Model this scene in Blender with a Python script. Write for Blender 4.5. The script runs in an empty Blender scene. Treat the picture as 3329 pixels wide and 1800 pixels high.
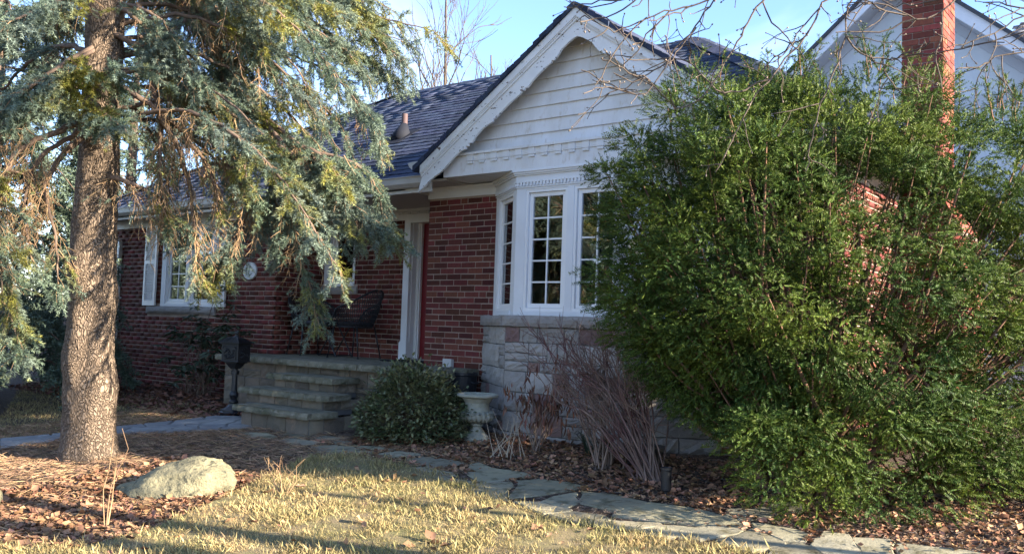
import bpy, math, random
import numpy as np
from mathutils import Matrix, Vector, noise as mnoise
S = bpy.context.scene
# measured ground outlines and branch lines, world metres
R = math.radians
# ---------------------------------------------------------------- camera
yaw, pit, rol = R(-38.16), R(3.21), R(1.934)
fw = Vector((math.sin(yaw)*math.cos(pit), math.cos(yaw)*math.cos(pit), math.sin(pit)))
rt0 = Vector((math.cos(yaw), -math.sin(yaw), 0)); up0 = rt0.cross(fw)
rt = rt0*math.cos(rol)+up0*math.sin(rol); up = up0*math.cos(rol)-rt0*math.sin(rol)
CAM = Vector((7.29, -7.658, 0.95))
cd = bpy.data.cameras.new('camera'); cam = bpy.data.objects.new('camera', cd)
S.collection.objects.link(cam)
cam.matrix_world = Matrix(((rt.x, up.x, -fw.x, CAM.x), (rt.y, up.y, -fw.y, CAM.y), (rt.z, up.z, -fw.z, CAM.z), (0, 0, 0, 1)))
cd.sensor_width = 36; cd.lens = 36*2900/3329; cd.clip_end = 2000; cd.clip_start = .05
S.camera = cam
# ---------------------------------------------------------------- light
SUN_EL, SUN_AZ = 18.5, 13.5         # azimuth from +X towards +Y (degrees)
w = bpy.data.worlds.new('World'); S.world = w; w.use_nodes = True
nt = w.node_tree; nt.nodes.clear()
def wn(t, **k):
    n = nt.nodes.new(t)
    for a, b in k.items(): setattr(n, a, b)
    return n
sky = wn('ShaderNodeTexSky', sky_type='NISHITA', sun_disc=False)
sky.sun_elevation = R(SUN_EL); sky.sun_rotation = R(90-SUN_AZ); sky.air_density = 1.0; sky.dust_density = .15; sky.ozone_density = 3.0
tc = wn('ShaderNodeTexCoord'); mp = wn('ShaderNodeMapping'); mp.inputs['Scale'].default_value = (1.0, 1.6, 3.2); mp.inputs['Rotation'].default_value = (0, 0, .6)
ns = wn('ShaderNodeTexNoise'); ns.inputs['Scale'].default_value = 1.7; ns.inputs['Detail'].default_value = 7; ns.inputs['Roughness'].default_value = .55; ns.inputs['Distortion'].default_value = .5
rp = wn('ShaderNodeValToRGB'); rp.color_ramp.elements[0].position = .47; rp.color_ramp.elements[1].position = .80
rp.color_ramp.elements[1].color = (.45, .45, .45, 1)
mx = wn('ShaderNodeMixRGB'); mx.inputs[2].default_value = (5.4, 5.7, 6.2, 1)
bg = wn('ShaderNodeBackground'); bg.inputs[1].default_value = .09
wo = wn('ShaderNodeOutputWorld'); L = nt.links.new
L(tc.outputs['Generated'], mp.inputs[0]); L(mp.outputs[0], ns.inputs[0]); L(ns.outputs['Fac'], rp.inputs[0]); L(rp.outputs[0], mx.inputs[0])
tint = wn('ShaderNodeMixRGB', blend_type='MULTIPLY'); tint.inputs[0].default_value = 1; tint.inputs[2].default_value = (.96, .95, 1.07, 1); L(sky.outputs[0], tint.inputs[1]); L(tint.outputs[0], mx.inputs[1]); L(mx.outputs[0], bg.inputs[0]); L(bg.outputs[0], wo.inputs[0])
sl = bpy.data.lights.new('sun', 'SUN'); sl.energy = 5.0; sl.angle = R(.53); sl.color = (1.0, .87, .69)
so = bpy.data.objects.new('sun', sl); S.collection.objects.link(so)
sd = Vector((math.cos(R(SUN_AZ))*math.cos(R(SUN_EL)), math.sin(R(SUN_AZ))*math.cos(R(SUN_EL)), math.sin(R(SUN_EL))))
so.rotation_euler = sd.to_track_quat('Z', 'Y').to_euler(); so.location = sd*40
vs = S.view_settings; vs.view_transform = 'Standard'; vs.look = 'None'; vs.exposure = 2.45; vs.gamma = 1; vs.use_curve_mapping = False
S.render.engine = 'CYCLES'
try:
    S.cycles.max_bounces = 6; S.cycles.diffuse_bounces = 3; S.cycles.glossy_bounces = 3; S.cycles.transparent_max_bounces = 8; S.cycles.caustics_reflective = False; S.cycles.caustics_refractive = False
except Exception: pass
# ---------------------------------------------------------------- materials
def mat(name, col, rough=.8, bump=0, bscale=60, col2=None, cscale=6, rnd=0, spec=.3, metal=0, detail=4, col3=None, c3scale=20, c3pos=(.6, .7), stretch=None, transl=0, coords='Object', bdist=.01):
    m = bpy.data.materials.new(name); m.use_nodes = True; t = m.node_tree; b = t.nodes['Principled BSDF']; l = t.links.new
    b.inputs['Roughness'].default_value = rough; b.inputs['Specular IOR Level'].default_value = spec; b.inputs['Metallic'].default_value = metal
    N = t.nodes.new
    co = N('ShaderNodeTexCoord'); src = co.outputs[coords]
    if stretch:
        mpn = N('ShaderNodeMapping'); mpn.inputs['Scale'].default_value = stretch; l(src, mpn.inputs[0]); src = mpn.outputs[0]
    cur = None
    def rgb(c):
        n = N('ShaderNodeRGB'); n.outputs[0].default_value = (*c, 1); return n.outputs[0]
    cur = rgb(col)
    def noise(sc, d=detail):
        n = N('ShaderNodeTexNoise'); n.inputs['Scale'].default_value = sc; n.inputs['Detail'].default_value = d; n.inputs['Roughness'].default_value = .62; l(src, n.inputs[0]); return n.outputs['Fac']
    def ramp(f, a, b_):
        r = N('ShaderNodeMapRange'); r.inputs[1].default_value = a; r.inputs[2].default_value = b_; l(f, r.inputs[0]); return r.outputs[0]
    def mix(f, a, b_):
        x = N('ShaderNodeMixRGB'); l(f, x.inputs[0]); l(a, x.inputs[1]); l(b_, x.inputs[2]); return x.outputs[0]
    if col2: cur = mix(ramp(noise(cscale), .35, .65), cur, rgb(col2))
    if col3: cur = mix(ramp(noise(c3scale, 6), *c3pos), cur, rgb(col3))
    if rnd:
        oi = N('ShaderNodeObjectInfo'); ge = N('ShaderNodeNewGeometry'); ad = N('ShaderNodeMath'); ad.operation = 'ADD'
        l(oi.outputs['Random'], ad.inputs[0]); l(ge.outputs['Random Per Island'], ad.inputs[1])
        fr = N('ShaderNodeMath'); fr.operation = 'FRACT'; l(ad.outputs[0], fr.inputs[0])
        hs = N('ShaderNodeHueSaturation'); l(cur, hs.inputs['Color'])
        l(ramp2(t, fr.outputs[0], 1-rnd, 1+rnd), hs.inputs['Value'])
        m2 = N('ShaderNodeMath'); m2.operation = 'MULTIPLY'; m2.inputs[1].default_value = 7.31; l(fr.outputs[0], m2.inputs[0])
        f2 = N('ShaderNodeMath'); f2.operation = 'FRACT'; l(m2.outputs[0], f2.inputs[0])
        l(ramp2(t, f2.outputs[0], .5-.035*rnd, .5+.035*rnd), hs.inputs['Hue'])
        cur = hs.outputs[0]
    l(cur, b.inputs['Base Color'])
    if bump:
        bn = N('ShaderNodeBump'); bn.inputs['Strength'].default_value = bump; bn.inputs['Distance'].default_value = bdist; l(noise(bscale, 6), bn.inputs['Height']); l(bn.outputs[0], b.inputs['Normal'])
    if transl:
        tr = N('ShaderNodeBsdfTranslucent'); l(cur, tr.inputs[0]); ms = N('ShaderNodeMixShader'); ms.inputs[0].default_value = transl
        l(b.outputs[0], ms.inputs[1]); l(tr.outputs[0], ms.inputs[2]); l(ms.outputs[0], t.nodes['Material Output'].inputs[0])
    return m
def ramp2(t, f, a, b):
    r = t.nodes.new('ShaderNodeMapRange'); r.inputs[3].default_value = a; r.inputs[4].default_value = b; t.links.new(f, r.inputs[0]); return r.outputs[0]
M = {}
M['mortar'] = mat('mortar', (.40, .315, .26), .95, .3, 200, (.31, .24, .20), 9)
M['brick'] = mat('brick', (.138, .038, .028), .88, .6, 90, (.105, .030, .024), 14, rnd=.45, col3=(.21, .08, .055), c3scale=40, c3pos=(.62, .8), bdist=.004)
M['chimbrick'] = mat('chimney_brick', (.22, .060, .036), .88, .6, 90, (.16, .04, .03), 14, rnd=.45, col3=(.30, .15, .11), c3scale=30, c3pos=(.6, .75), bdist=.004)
M['shingle'] = mat('shingle', (.027, .037, .068), .9, .8, 300, (.045, .056, .09), 5, rnd=.35, spec=.2, bdist=.004)
M['white'] = mat('white_paint', (.76, .77, .80), .5, .15, 30, (.70, .71, .74), 3, bdist=.004)
M['siding'] = mat('weathered_siding', (.73, .73, .75), .6, .25, 40, (.64, .63, .63), 2.2, col3=(.50, .45, .40), c3scale=9, c3pos=(.56, .78), stretch=(2.2, 1, .8), bdist=.004)
M['barge'] = mat('peeling_paint', (.75, .76, .78), .55, .3, 30, (.69, .69, .71), 3, col3=(.13, .10, .09), c3scale=17, c3pos=(.625, .635), stretch=(1.0, 1, 1.7), bdist=.004)
M['vinyl'] = mat('window_frame', (.80, .80, .81), .35, 0, 30, spec=.5)
M['gutter'] = mat('gutter_metal', (.55, .53, .52), .4, .1, 20, (.48, .46, .45), 4, spec=.5)
M['soffit'] = mat('soffit', (.50, .46, .45), .7, .1, 30)
M['limestone'] = mat('limestone', (.36, .335, .31), .95, 1.0, 45, (.30, .28, .265), 5, rnd=.16, col3=(.22, .205, .19), c3scale=30, c3pos=(.60, .75), bdist=.012)
M['redstone'] = mat('red_stone', (.25, .165, .15), .95, 1.0, 45, (.21, .135, .125), 5, rnd=.2, bdist=.012)
M['porchstone'] = mat('porch_stone', (.215, .17, .125), .95, 1.0, 40, (.15, .13, .10), 4, rnd=.28, col3=(.33, .22, .15), c3scale=5, c3pos=(.58, .75), bdist=.012)
M['tread'] = mat('tread_stone', (.23, .21, .155), .9, 1.0, 30, (.105, .105, .068), 7, col3=(.27, .25, .20), c3scale=15, c3pos=(.56, .70), bdist=.01)
M['sillstone'] = mat('sill_stone', (.33, .305, .285), .95, 1.0, 30, (.26, .24, .23), 6, bdist=.015)
M['flag'] = mat('flagstone', (.30, .27, .18), .85, .8, 40, (.22, .205, .15), 2.5, rnd=.28, col3=(.095, .085, .045), c3scale=9, c3pos=(.50, .68), bdist=.006)
M['paving'] = mat('crazy_paving', (.27, .265, .25), .85, .5, 40, (.19, .19, .195), 3, rnd=.15, bdist=.006)
M['grout'] = mat('grout', (.13, .125, .12), .95, .4, 60)
M['soil'] = mat('mulch_soil', (.075, .050, .036), .98, 1.0, 60, (.045, .031, .024), 18, col3=(.14, .09, .06), c3scale=70, c3pos=(.55, .7), bdist=.03)
M['lawn'] = mat('lawn_thatch', (.24, .185, .11), .98, .8, 90, (.15, .145, .06), 4, bdist=.02)
M['blade'] = mat('grass_blade', (.44, .335, .165), .8, rnd=.5, col2=(.26, .235, .10), cscale=1.3, transl=.25)
M['litter'] = mat('dry_leaf', (.23, .115, .062), .8, rnd=.6, transl=.15, col2=(.33, .20, .12), cscale=3)
M['straw'] = mat('needle_straw', (.29, .185, .11), .85, rnd=.55)
M['greystraw'] = mat('grey_straw', (.20, .16, .13), .85, rnd=.5)
M['black'] = mat('black_metal', (.014, .015, .018), .42, .1, 60, spec=.5)
M['wicker'] = mat('black_wicker', (.012, .012, .016), .55, .2, 120, spec=.4)
M['cushion'] = mat('grey_cushion', (.06, .06, .075), .85, .2, 120)
M['wood'] = mat('table_wood', (.30, .20, .13), .6, .2, 30)
M['red'] = mat('red_door', (.17, .010, .014), .45)
M['fence'] = mat('fence_wood', (.15, .11, .085), .9, .5, 30, (.10, .075, .06), 6, rnd=.25, stretch=(1, 1, .2))
M['stucco'] = mat('stucco', (.62, .655, .68), .9, .3, 160, (.58, .62, .65), 2, bdist=.004)
M['stuccotrim'] = mat('stucco_trim', (.50, .52, .55), .8)
M['asphalt'] = mat('grey_shingle', (.085, .09, .105), .9, .6, 200, (.11, .115, .13), 6, rnd=.3)
M['barkT'] = mat('twig_bark', (.165, .115, .085), .9, .3, 60, (.11, .078, .06), 10)
M['dead'] = mat('dead_twig', (.29, .19, .105), .85, rnd=.35)
M['needle'] = mat('spruce_needle', (.125, .175, .115), .65, rnd=.45, transl=.34, col2=(.20, .25, .215), cscale=1.9, spec=.2, col3=(.26, .25, .055), c3scale=1.6, c3pos=(.52, .62))  # yellow patches are sunlit tips painted into the needle colour
M['needle2'] = mat('shaded_needle', (.075, .11, .075), .6, rnd=.3, transl=.15, col2=(.11, .15, .11), cscale=1.5, spec=.3)  # darker needle copy, shade on the background conifers is put into its colour
M['yew'] = mat('yew_leaf', (.034, .070, .018), .6, rnd=.55, transl=.26, col2=(.085, .118, .016), cscale=1.8, spec=.2)  # yellower second tone paints the sunlit parts into the leaf colour
M['yewwood'] = mat('yew_bark', (.19, .105, .065), .9, .5, 40, (.12, .07, .05), 10)
M['shrub'] = mat('shrub_leaf', (.062, .092, .038), .45, rnd=.55, transl=.15, col2=(.20, .20, .105), cscale=7, spec=.45)
M['rhodo'] = mat('rhododendron_leaf', (.040, .062, .034), .5, rnd=.35, transl=.1, spec=.4)
M['magbark'] = mat('grey_bark', (.12, .095, .078), .9, .4, 60, (.08, .063, .052), 14)
M['tan'] = mat('dry_stalk', (.42, .34, .25), .8)
M['redtwig'] = mat('red_twig', (.10, .038, .040), .6, rnd=.3, col2=(.22, .16, .13), cscale=3)
M['greytwig'] = mat('grey_twig', (.25, .19, .15), .85, rnd=.3, col2=(.16, .11, .085), cscale=5)
M['pod'] = mat('dry_pod', (.16, .075, .050), .75, rnd=.4)
M['boulder'] = mat('lichen_boulder', (.26, .235, .145), .95, 1.0, 30, (.19, .175, .11), 5, col3=(.085, .085, .06), c3scale=22, c3pos=(.55, .64), bdist=.03)
M['rock'] = mat('white_rock', (.50, .50, .49), .9, .8, 30, (.27, .26, .23), 6, bdist=.01)
M['urn'] = mat('urn_concrete', (.40, .39, .33), .95, .9, 60, (.29, .29, .23), 7, bdist=.008)
M['plaque'] = mat('plaque_ceramic', (.66, .68, .70), .5, .3, 30)
M['plaque2'] = mat('plaque_relief', (.42, .47, .46), .6)
M['lead'] = mat('lead_flashing', (.016, .018, .026), .8, spec=.2)
M['rust'] = mat('vent_pipe', (.10, .065, .065), .7)
M['curtain'] = mat('curtain', (.62, .60, .56), .9, .2, 30)
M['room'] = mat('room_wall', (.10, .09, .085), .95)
M['rubber'] = mat('door_mat', (.02, .02, .022), .95)
M['bud'] = mat('leaf_bud', (.20, .16, .13), .8)
# bark: cracked plates
def bark(name, c1, c2, sc):
    m = bpy.data.materials.new(name); m.use_nodes = True; t = m.node_tree; b = t.nodes['Principled BSDF']; l = t.links.new; N = t.nodes.new
    co = N('ShaderNodeTexCoord'); mpn = N('ShaderNodeMapping'); mpn.inputs['Scale'].default_value = (1, 1, .45); l(co.outputs['Object'], mpn.inputs[0])
    nz = N('ShaderNodeTexNoise'); nz.inputs['Scale'].default_value = 9; l(mpn.outputs[0], nz.inputs[0])
    ad = N('ShaderNodeMixRGB'); ad.inputs[0].default_value = .30; l(mpn.outputs[0], ad.inputs[1]); l(nz.outputs['Color'], ad.inputs[2])
    v = N('ShaderNodeTexVoronoi'); v.feature = 'DISTANCE_TO_EDGE'; v.inputs['Scale'].default_value = sc; l(ad.outputs[0], v.inputs[0])
    r = N('ShaderNodeMapRange'); r.inputs[1].default_value = .0; r.inputs[2].default_value = .22; l(v.outputs[0], r.inputs[0])
    n2 = N('ShaderNodeTexNoise'); n2.inputs['Scale'].default_value = 40; n2.inputs['Detail'].default_value = 6; l(co.outputs['Object'], n2.inputs[0])
    cr = N('ShaderNodeMixRGB'); cr.inputs[1].default_value = (*c1, 1); cr.inputs[2].default_value = (c1[0]*1.45, c1[1]*1.4, c1[2]*1.3, 1); l(n2.outputs['Fac'], cr.inputs[0])
    mxx = N('ShaderNodeMixRGB'); mxx.inputs[1].default_value = (*c2, 1); l(r.outputs[0], mxx.inputs[0]); l(cr.outputs[0], mxx.inputs[2]); l(mxx.outputs[0], b.inputs['Base Color'])
    mu = N('ShaderNodeMath'); mu.operation = 'MULTIPLY_ADD'; mu.inputs[1].default_value = .5; l(n2.outputs['Fac'], mu.inputs[0]); l(r.outputs[0], mu.inputs[2])
    bn = N('ShaderNodeBump'); bn.inputs['Strength'].default_value = 1; bn.inputs['Distance'].default_value = .02; l(mu.outputs[0], bn.inputs['Height']); l(bn.outputs[0], b.inputs['Normal'])
    b.inputs['Roughness'].default_value = .95; b.inputs['Specular IOR Level'].default_value = .15
    return m
M['bark'] = bark('spruce_bark', (.215, .165, .125), (.13, .098, .074), 40)
def glass():
    m = bpy.data.materials.new('window_glass'); m.use_nodes = True; t = m.node_tree; t.nodes.remove(t.nodes['Principled BSDF']); N = t.nodes.new; l = t.links.new
    g = N('ShaderNodeBsdfGlossy'); g.inputs['Roughness'].default_value = .015; g.inputs[0].default_value = (.9, .93, .95, 1)
    tr = N('ShaderNodeBsdfTransparent'); tr.inputs[0].default_value = (.80, .84, .83, 1)
    f = N('ShaderNodeFresnel'); f.inputs[0].default_value = 2.6
    bn = N('ShaderNodeBump'); bn.inputs['Strength'].default_value = .04; nz = N('ShaderNodeTexNoise'); nz.inputs['Scale'].default_value = 2.5; l(nz.outputs[0], bn.inputs['Height']); l(bn.outputs[0], g.inputs['Normal'])
    ms = N('ShaderNodeMixShader'); l(f.outputs[0], ms.inputs[0]); l(tr.outputs[0], ms.inputs[1]); l(g.outputs[0], ms.inputs[2]); l(ms.outputs[0], t.nodes['Material Output'].inputs[0])
    return m
M['glass'] = glass()
# ---------------------------------------------------------------- mesh helpers
COL = S.collection
class MB:
    def __init__(s): s.v = []; s.f = []
    def add(s, v, f):
        o = len(s.v); s.v += [tuple(p) for p in v]; s.f += [tuple(i+o for i in q) for q in f]; return s
    def box(s, x0, x1, y0, y1, z0, z1):
        v = [(x0, y0, z0), (x1, y0, z0), (x1, y1, z0), (x0, y1, z0), (x0, y0, z1), (x1, y0, z1), (x1, y1, z1), (x0, y1, z1)]
        return s.add(v, [(0, 3, 2, 1), (4, 5, 6, 7), (0, 1, 5, 4), (1, 2, 6, 5), (2, 3, 7, 6), (3, 0, 4, 7)])
    def hexa(s, b, t):   # bottom quad, top quad (same order)
        return s.add(list(b)+list(t), [(0, 3, 2, 1), (4, 5, 6, 7), (0, 1, 5, 4), (1, 2, 6, 5), (2, 3, 7, 6), (3, 0, 4, 7)])
    def prism(s, poly, fn0, fn1):  # 2D poly (ccw), two maps to 3D
        n = len(poly); v = [fn0(*p) for p in poly]+[fn1(*p) for p in poly]
        return s.add(v, [tuple(range(n))[::-1], tuple(range(n, 2*n))]+[(i, (i+1) % n, n+(i+1) % n, n+i) for i in range(n)])
    def tube(s, pts, rad, n=6, cap=True):
        v, f = tube_np(pts, rad, n); o = len(s.v); s.v += [tuple(p) for p in v.tolist()]; s.f += [tuple(i+o for i in q) for q in f.tolist()]
        if cap: s.f += [tuple(o+i for i in range(n))[::-1], tuple(o+(len(pts)-1)*n+i for i in range(n))]
        return s
    def lathe(s, prof, n=24, c=(0, 0, 0)):
        v = []; f = []
        for r_, z in prof:
            for i in range(n): a = 2*math.pi*i/n; v.append((c[0]+r_*math.cos(a), c[1]+r_*math.sin(a), c[2]+z))
        for k in range(len(prof)-1):
            for i in range(n): j = (i+1) % n; f.append((k*n+i, k*n+j, (k+1)*n+j, (k+1)*n+i))
        f += [tuple(range(n))[::-1], tuple((len(prof)-1)*n+i for i in range(n))]
        return s.add(v, f)
def tube_np(pts, rad, n=6):
    P = np.array(pts, float); k = len(P); T = np.gradient(P, axis=0); T /= np.linalg.norm(T, axis=1)[:, None]+1e-9
    ref = np.array([0, 0, 1.]) if abs(T[0, 2]) < .8 else np.array([1., 0, 0])
    U = np.cross(T, ref); U /= np.linalg.norm(U, axis=1)[:, None]+1e-9; W = np.cross(T, U)
    rad = np.broadcast_to(np.array(rad, float), (k,)); a = np.arange(n)*2*np.pi/n
    V = P[:, None]+rad[:, None, None]*(U[:, None]*np.cos(a)[None, :, None]+W[:, None]*np.sin(a)[None, :, None])
    i = np.arange(k-1)[:, None]*n; j = np.arange(n)[None]; j2 = (j+1) % n
    F = np.stack([i+j, i+j2, i+n+j2, i+n+j], -1).reshape(-1, 4)
    return V.reshape(-1, 3), F
def np_mesh(name, V, F):
    me = bpy.data.meshes.new(name); V = np.asarray(V, np.float32); F = np.asarray(F, np.int32); k = F.shape[1]
    me.vertices.add(len(V)); me.vertices.foreach_set('co', V.ravel()); me.loops.add(F.size); me.loops.foreach_set('vertex_index', F.ravel())
    me.polygons.add(len(F)); me.polygons.foreach_set('loop_start', np.arange(len(F), dtype=np.int32)*k); me.polygons.foreach_set('loop_total', np.full(len(F), k, np.int32))
    me.update(calc_edges=True); return me
INV = {}
def O(name, mb, m, parent=None, loc=None, rot=None, smooth=False, bevel=0, scale=None, label=None):
    if isinstance(mb, MB):
        me = bpy.data.meshes.new(name); me.from_pydata(mb.v, [], mb.f); me.update()
    elif isinstance(mb, tuple): me = np_mesh(name, *mb)
    else: me = mb
    if m is not None and len(me.materials) == 0: me.materials.append(M[m])
    if smooth: me.polygons.foreach_set('use_smooth', np.ones(len(me.polygons), bool))
    o = bpy.data.objects.new(name, me); COL.objects.link(o)
    if parent is not None:
        o.parent = parent
        if parent.name in INV: o.matrix_parent_inverse = INV[parent.name]
    if loc: o.location = loc
    if rot: o.rotation_euler = rot
    if scale: o.scale = scale
    if bevel:
        b = o.modifiers.new('bevel', 'BEVEL'); b.width = bevel; b.segments = 2; b.limit_method = 'ANGLE'
    if label: o['label'] = label
    return o
def tag(o, label, cat, group=None):
    o['label'] = label; o['category'] = cat
    if group: o['group'] = group
    return o
def thing(name, label, cat, loc, group=None, local=False, rotz=0):
    o = bpy.data.objects.new(name, None); COL.objects.link(o); o.location = loc; o.rotation_euler = (0, 0, rotz); o.empty_display_size = .1
    tag(o, label, cat, group)
    if not local: INV[o.name] = Matrix.Translation(-Vector(loc))
    return o
def struct(o): o['kind'] = 'structure'; return o
def stuff(o): o['kind'] = 'stuff'; return o
def gz(x, y): return -0.15-0.075*max(0., -y-0.5)
def gza(x, y): return -0.15-0.075*np.maximum(0., -y-0.5)
rng = np.random.default_rng(7); random.seed(7)
def unit(v): v = np.asarray(v, float); return v/(np.linalg.norm(v)+1e-12)
FLAGS=[[(-0.71, -1.98), (-0.51, -1.84), (-0.26, -1.87), (-0.11, -2.01), (-0.43, -2.08), (-0.61, -2.06)], [(-0.29, -1.74), (-0.39, -1.61), (-0.01, -1.5), (0.07, -1.65), (0.02, -1.82), (-0.06, -1.88)], [(-0.05, -2.01), (0.14, -1.84), (0.4, -1.84), (0.49, -1.96), (0.49, -2.04), (0.31, -2.08)], [(0.18, -1.77), (0.17, -1.58), (0.44, -1.54), (0.47, -1.66), (0.26, -1.8)], [(0.44, -1.73), (0.61, -1.66), (0.74, -1.7), (0.75, -1.82), (0.58, -1.81)], [(0.53, -2.06), (0.56, -1.91), (0.83, -1.81), (1.05, -1.91), (1.25, -1.89), (1.24, -2.01), (0.93, -2.15), (0.74, -2.12)], [(0.79, -1.75), (1.03, -1.67), (1.35, -1.7), (1.23, -1.86), (1.05, -1.87)], [(1.34, -2.07), (1.3, -1.88), (1.38, -1.72), (1.63, -1.69), (1.68, -1.76), (1.65, -1.93), (1.39, -2.06)], [(1.35, -2.17), (1.51, -2.09), (1.82, -2.13), (1.88, -2.19), (1.66, -2.24), (1.49, -2.21)], [(1.69, -1.97), (1.74, -1.79), (1.8, -1.75), (2.19, -1.74), (2.27, -1.8), (2.27, -1.93), (2.09, -2.07), (1.86, -2.05)], [(1.87, -2.27), (2.04, -2.08), (2.37, -2.11), (2.44, -2.16), (2.32, -2.3), (2.06, -2.29)], [(2.27, -2.31), (2.51, -2.26), (2.73, -2.25), (2.67, -2.36), (2.51, -2.38)], [(2.3, -1.86), (2.3, -1.69), (2.52, -1.78), (2.78, -1.77), (2.96, -1.81), (2.96, -1.92), (2.91, -2.01), (2.86, -2.11), (2.77, -2.23), (2.6, -2.11)], [(2.73, -2.43), (2.79, -2.27), (2.97, -2.08), (3.07, -2.19), (3.14, -2.36), (3.24, -2.49), (3.29, -2.53), (3.18, -2.57), (2.95, -2.54)], [(2.98, -2.03), (3.09, -1.88), (3.35, -1.85), (3.54, -1.89), (3.5, -1.99), (3.46, -2.12), (3.36, -2.35), (3.27, -2.47), (3.21, -2.39), (3.13, -2.21)], [(3.52, -2.42), (3.51, -2.27), (3.57, -2.07), (3.61, -2.11), (3.75, -2.33), (3.75, -2.43), (3.63, -2.44)], [(3.58, -2.01), (3.82, -1.96), (4.13, -2.02), (4.16, -2.11), (4.11, -2.22), (4.07, -2.31), (3.95, -2.31), (3.79, -2.31)], [(3.37, -2.55), (3.54, -2.45), (3.8, -2.48), (3.83, -2.55), (3.72, -2.68), (3.55, -2.61)], [(3.76, -2.69), (3.87, -2.53), (4.07, -2.48), (4.16, -2.54), (4.15, -2.7), (4.04, -2.72), (3.87, -2.7)], [(4.12, -2.42), (4.12, -2.25), (4.16, -2.01), (4.52, -1.98), (4.69, -2.01), (4.81, -2.05), (4.94, -2.18), (4.94, -2.22), (4.74, -2.29), (4.52, -2.34), (4.34, -2.4)], [(4.17, -2.68), (4.2, -2.56), (4.46, -2.43), (4.5, -2.47), (4.42, -2.6), (4.29, -2.69)], [(4.45, -2.63), (4.52, -2.46), (4.77, -2.32), (4.96, -2.25), (4.97, -2.37), (4.89, -2.47), (4.83, -2.59), (4.64, -2.68)], [(4.73, -2.0), (4.68, -1.87), (4.74, -1.8), (4.91, -1.99), (4.84, -2.05)], [(4.78, -1.82), (4.85, -1.66), (4.98, -1.74), (4.99, -1.97), (4.94, -1.98)], [(4.83, -1.57), (5.01, -1.4), (5.1, -1.5), (5.1, -1.7), (4.9, -1.64)], [(4.95, -2.08), (5.02, -2.05), (5.25, -2.08), (5.32, -2.13), (5.35, -2.28), (5.24, -2.32), (5.1, -2.21), (5.01, -2.17)], [(4.93, -2.55), (4.99, -2.38), (5.0, -2.21), (5.14, -2.29), (5.27, -2.37), (5.28, -2.43), (5.22, -2.55), (5.17, -2.6), (5.11, -2.62)], [(5.4, -2.2), (5.39, -2.02), (5.53, -2.0), (5.69, -2.28), (5.72, -2.4), (5.53, -2.44), (5.42, -2.32)], [(5.57, -2.04), (5.78, -1.95), (5.8, -2.02), (5.83, -2.19), (5.87, -2.38), (5.77, -2.43), (5.7, -2.28)], [(5.82, -2.0), (6.1, -1.93), (6.25, -1.92), (6.31, -2.24), (5.92, -2.4)], [(5.24, -2.49), (5.34, -2.32), (5.42, -2.36), (5.53, -2.47), (5.56, -2.61), (5.31, -2.73)]]
WALK=[(-2.66, -4.11), (-2.47, -3.61), (-2.33, -3.35), (-2.23, -3.04), (-2.16, -2.54), (-1.98, -1.97), (-1.89, -1.47), (-1.58, -1.36), (-1.21, -1.29), (-0.66, -1.28), (-0.92, -1.89), (-1.22, -2.31), (-1.65, -2.75), (-1.84, -3.29), (-1.85, -3.86), (-1.92, -4.36)]
LAWN=[(1.93, -5.0), (1.92, -4.5), (1.72, -4.01), (1.46, -3.5), (1.22, -2.97), (0.9, -2.37), (1.11, -2.15), (1.6, -2.2), (2.12, -2.28), (2.74, -2.48), (3.26, -2.67), (3.76, -2.8), (4.15, -2.83), (4.55, -2.76), (4.87, -2.77), (5.16, -2.78)]
TRUNK=[(-0.59, -3.62, -0.54, 0.219), (-0.59, -3.63, -0.37, 0.23), (-0.59, -3.65, -0.1, 0.228), (-0.58, -3.66, 0.17, 0.244), (-0.57, -3.67, 0.34, 0.255), (-0.59, -3.69, 0.53, 0.23), (-0.58, -3.7, 0.72, 0.211), (-0.57, -3.71, 1.0, 0.206), (-0.56, -3.72, 1.27, 0.211), (-0.55, -3.73, 1.54, 0.208), (-0.53, -3.74, 1.95, 0.186), (-0.5, -3.75, 2.37, 0.173), (-0.48, -3.77, 2.78, 0.167), (-0.46, -3.78, 3.19, 0.17), (-0.45, -3.8, 3.57, 0.173), (-0.44, -3.82, 4.01, 0.167), (-0.42, -3.87, 4.83, 0.151), (-0.41, -3.94, 5.92, 0.123), (-0.39, -4.02, 7.29, 0.082), (-0.37, -4.1, 8.66, 0.034)]
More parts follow.
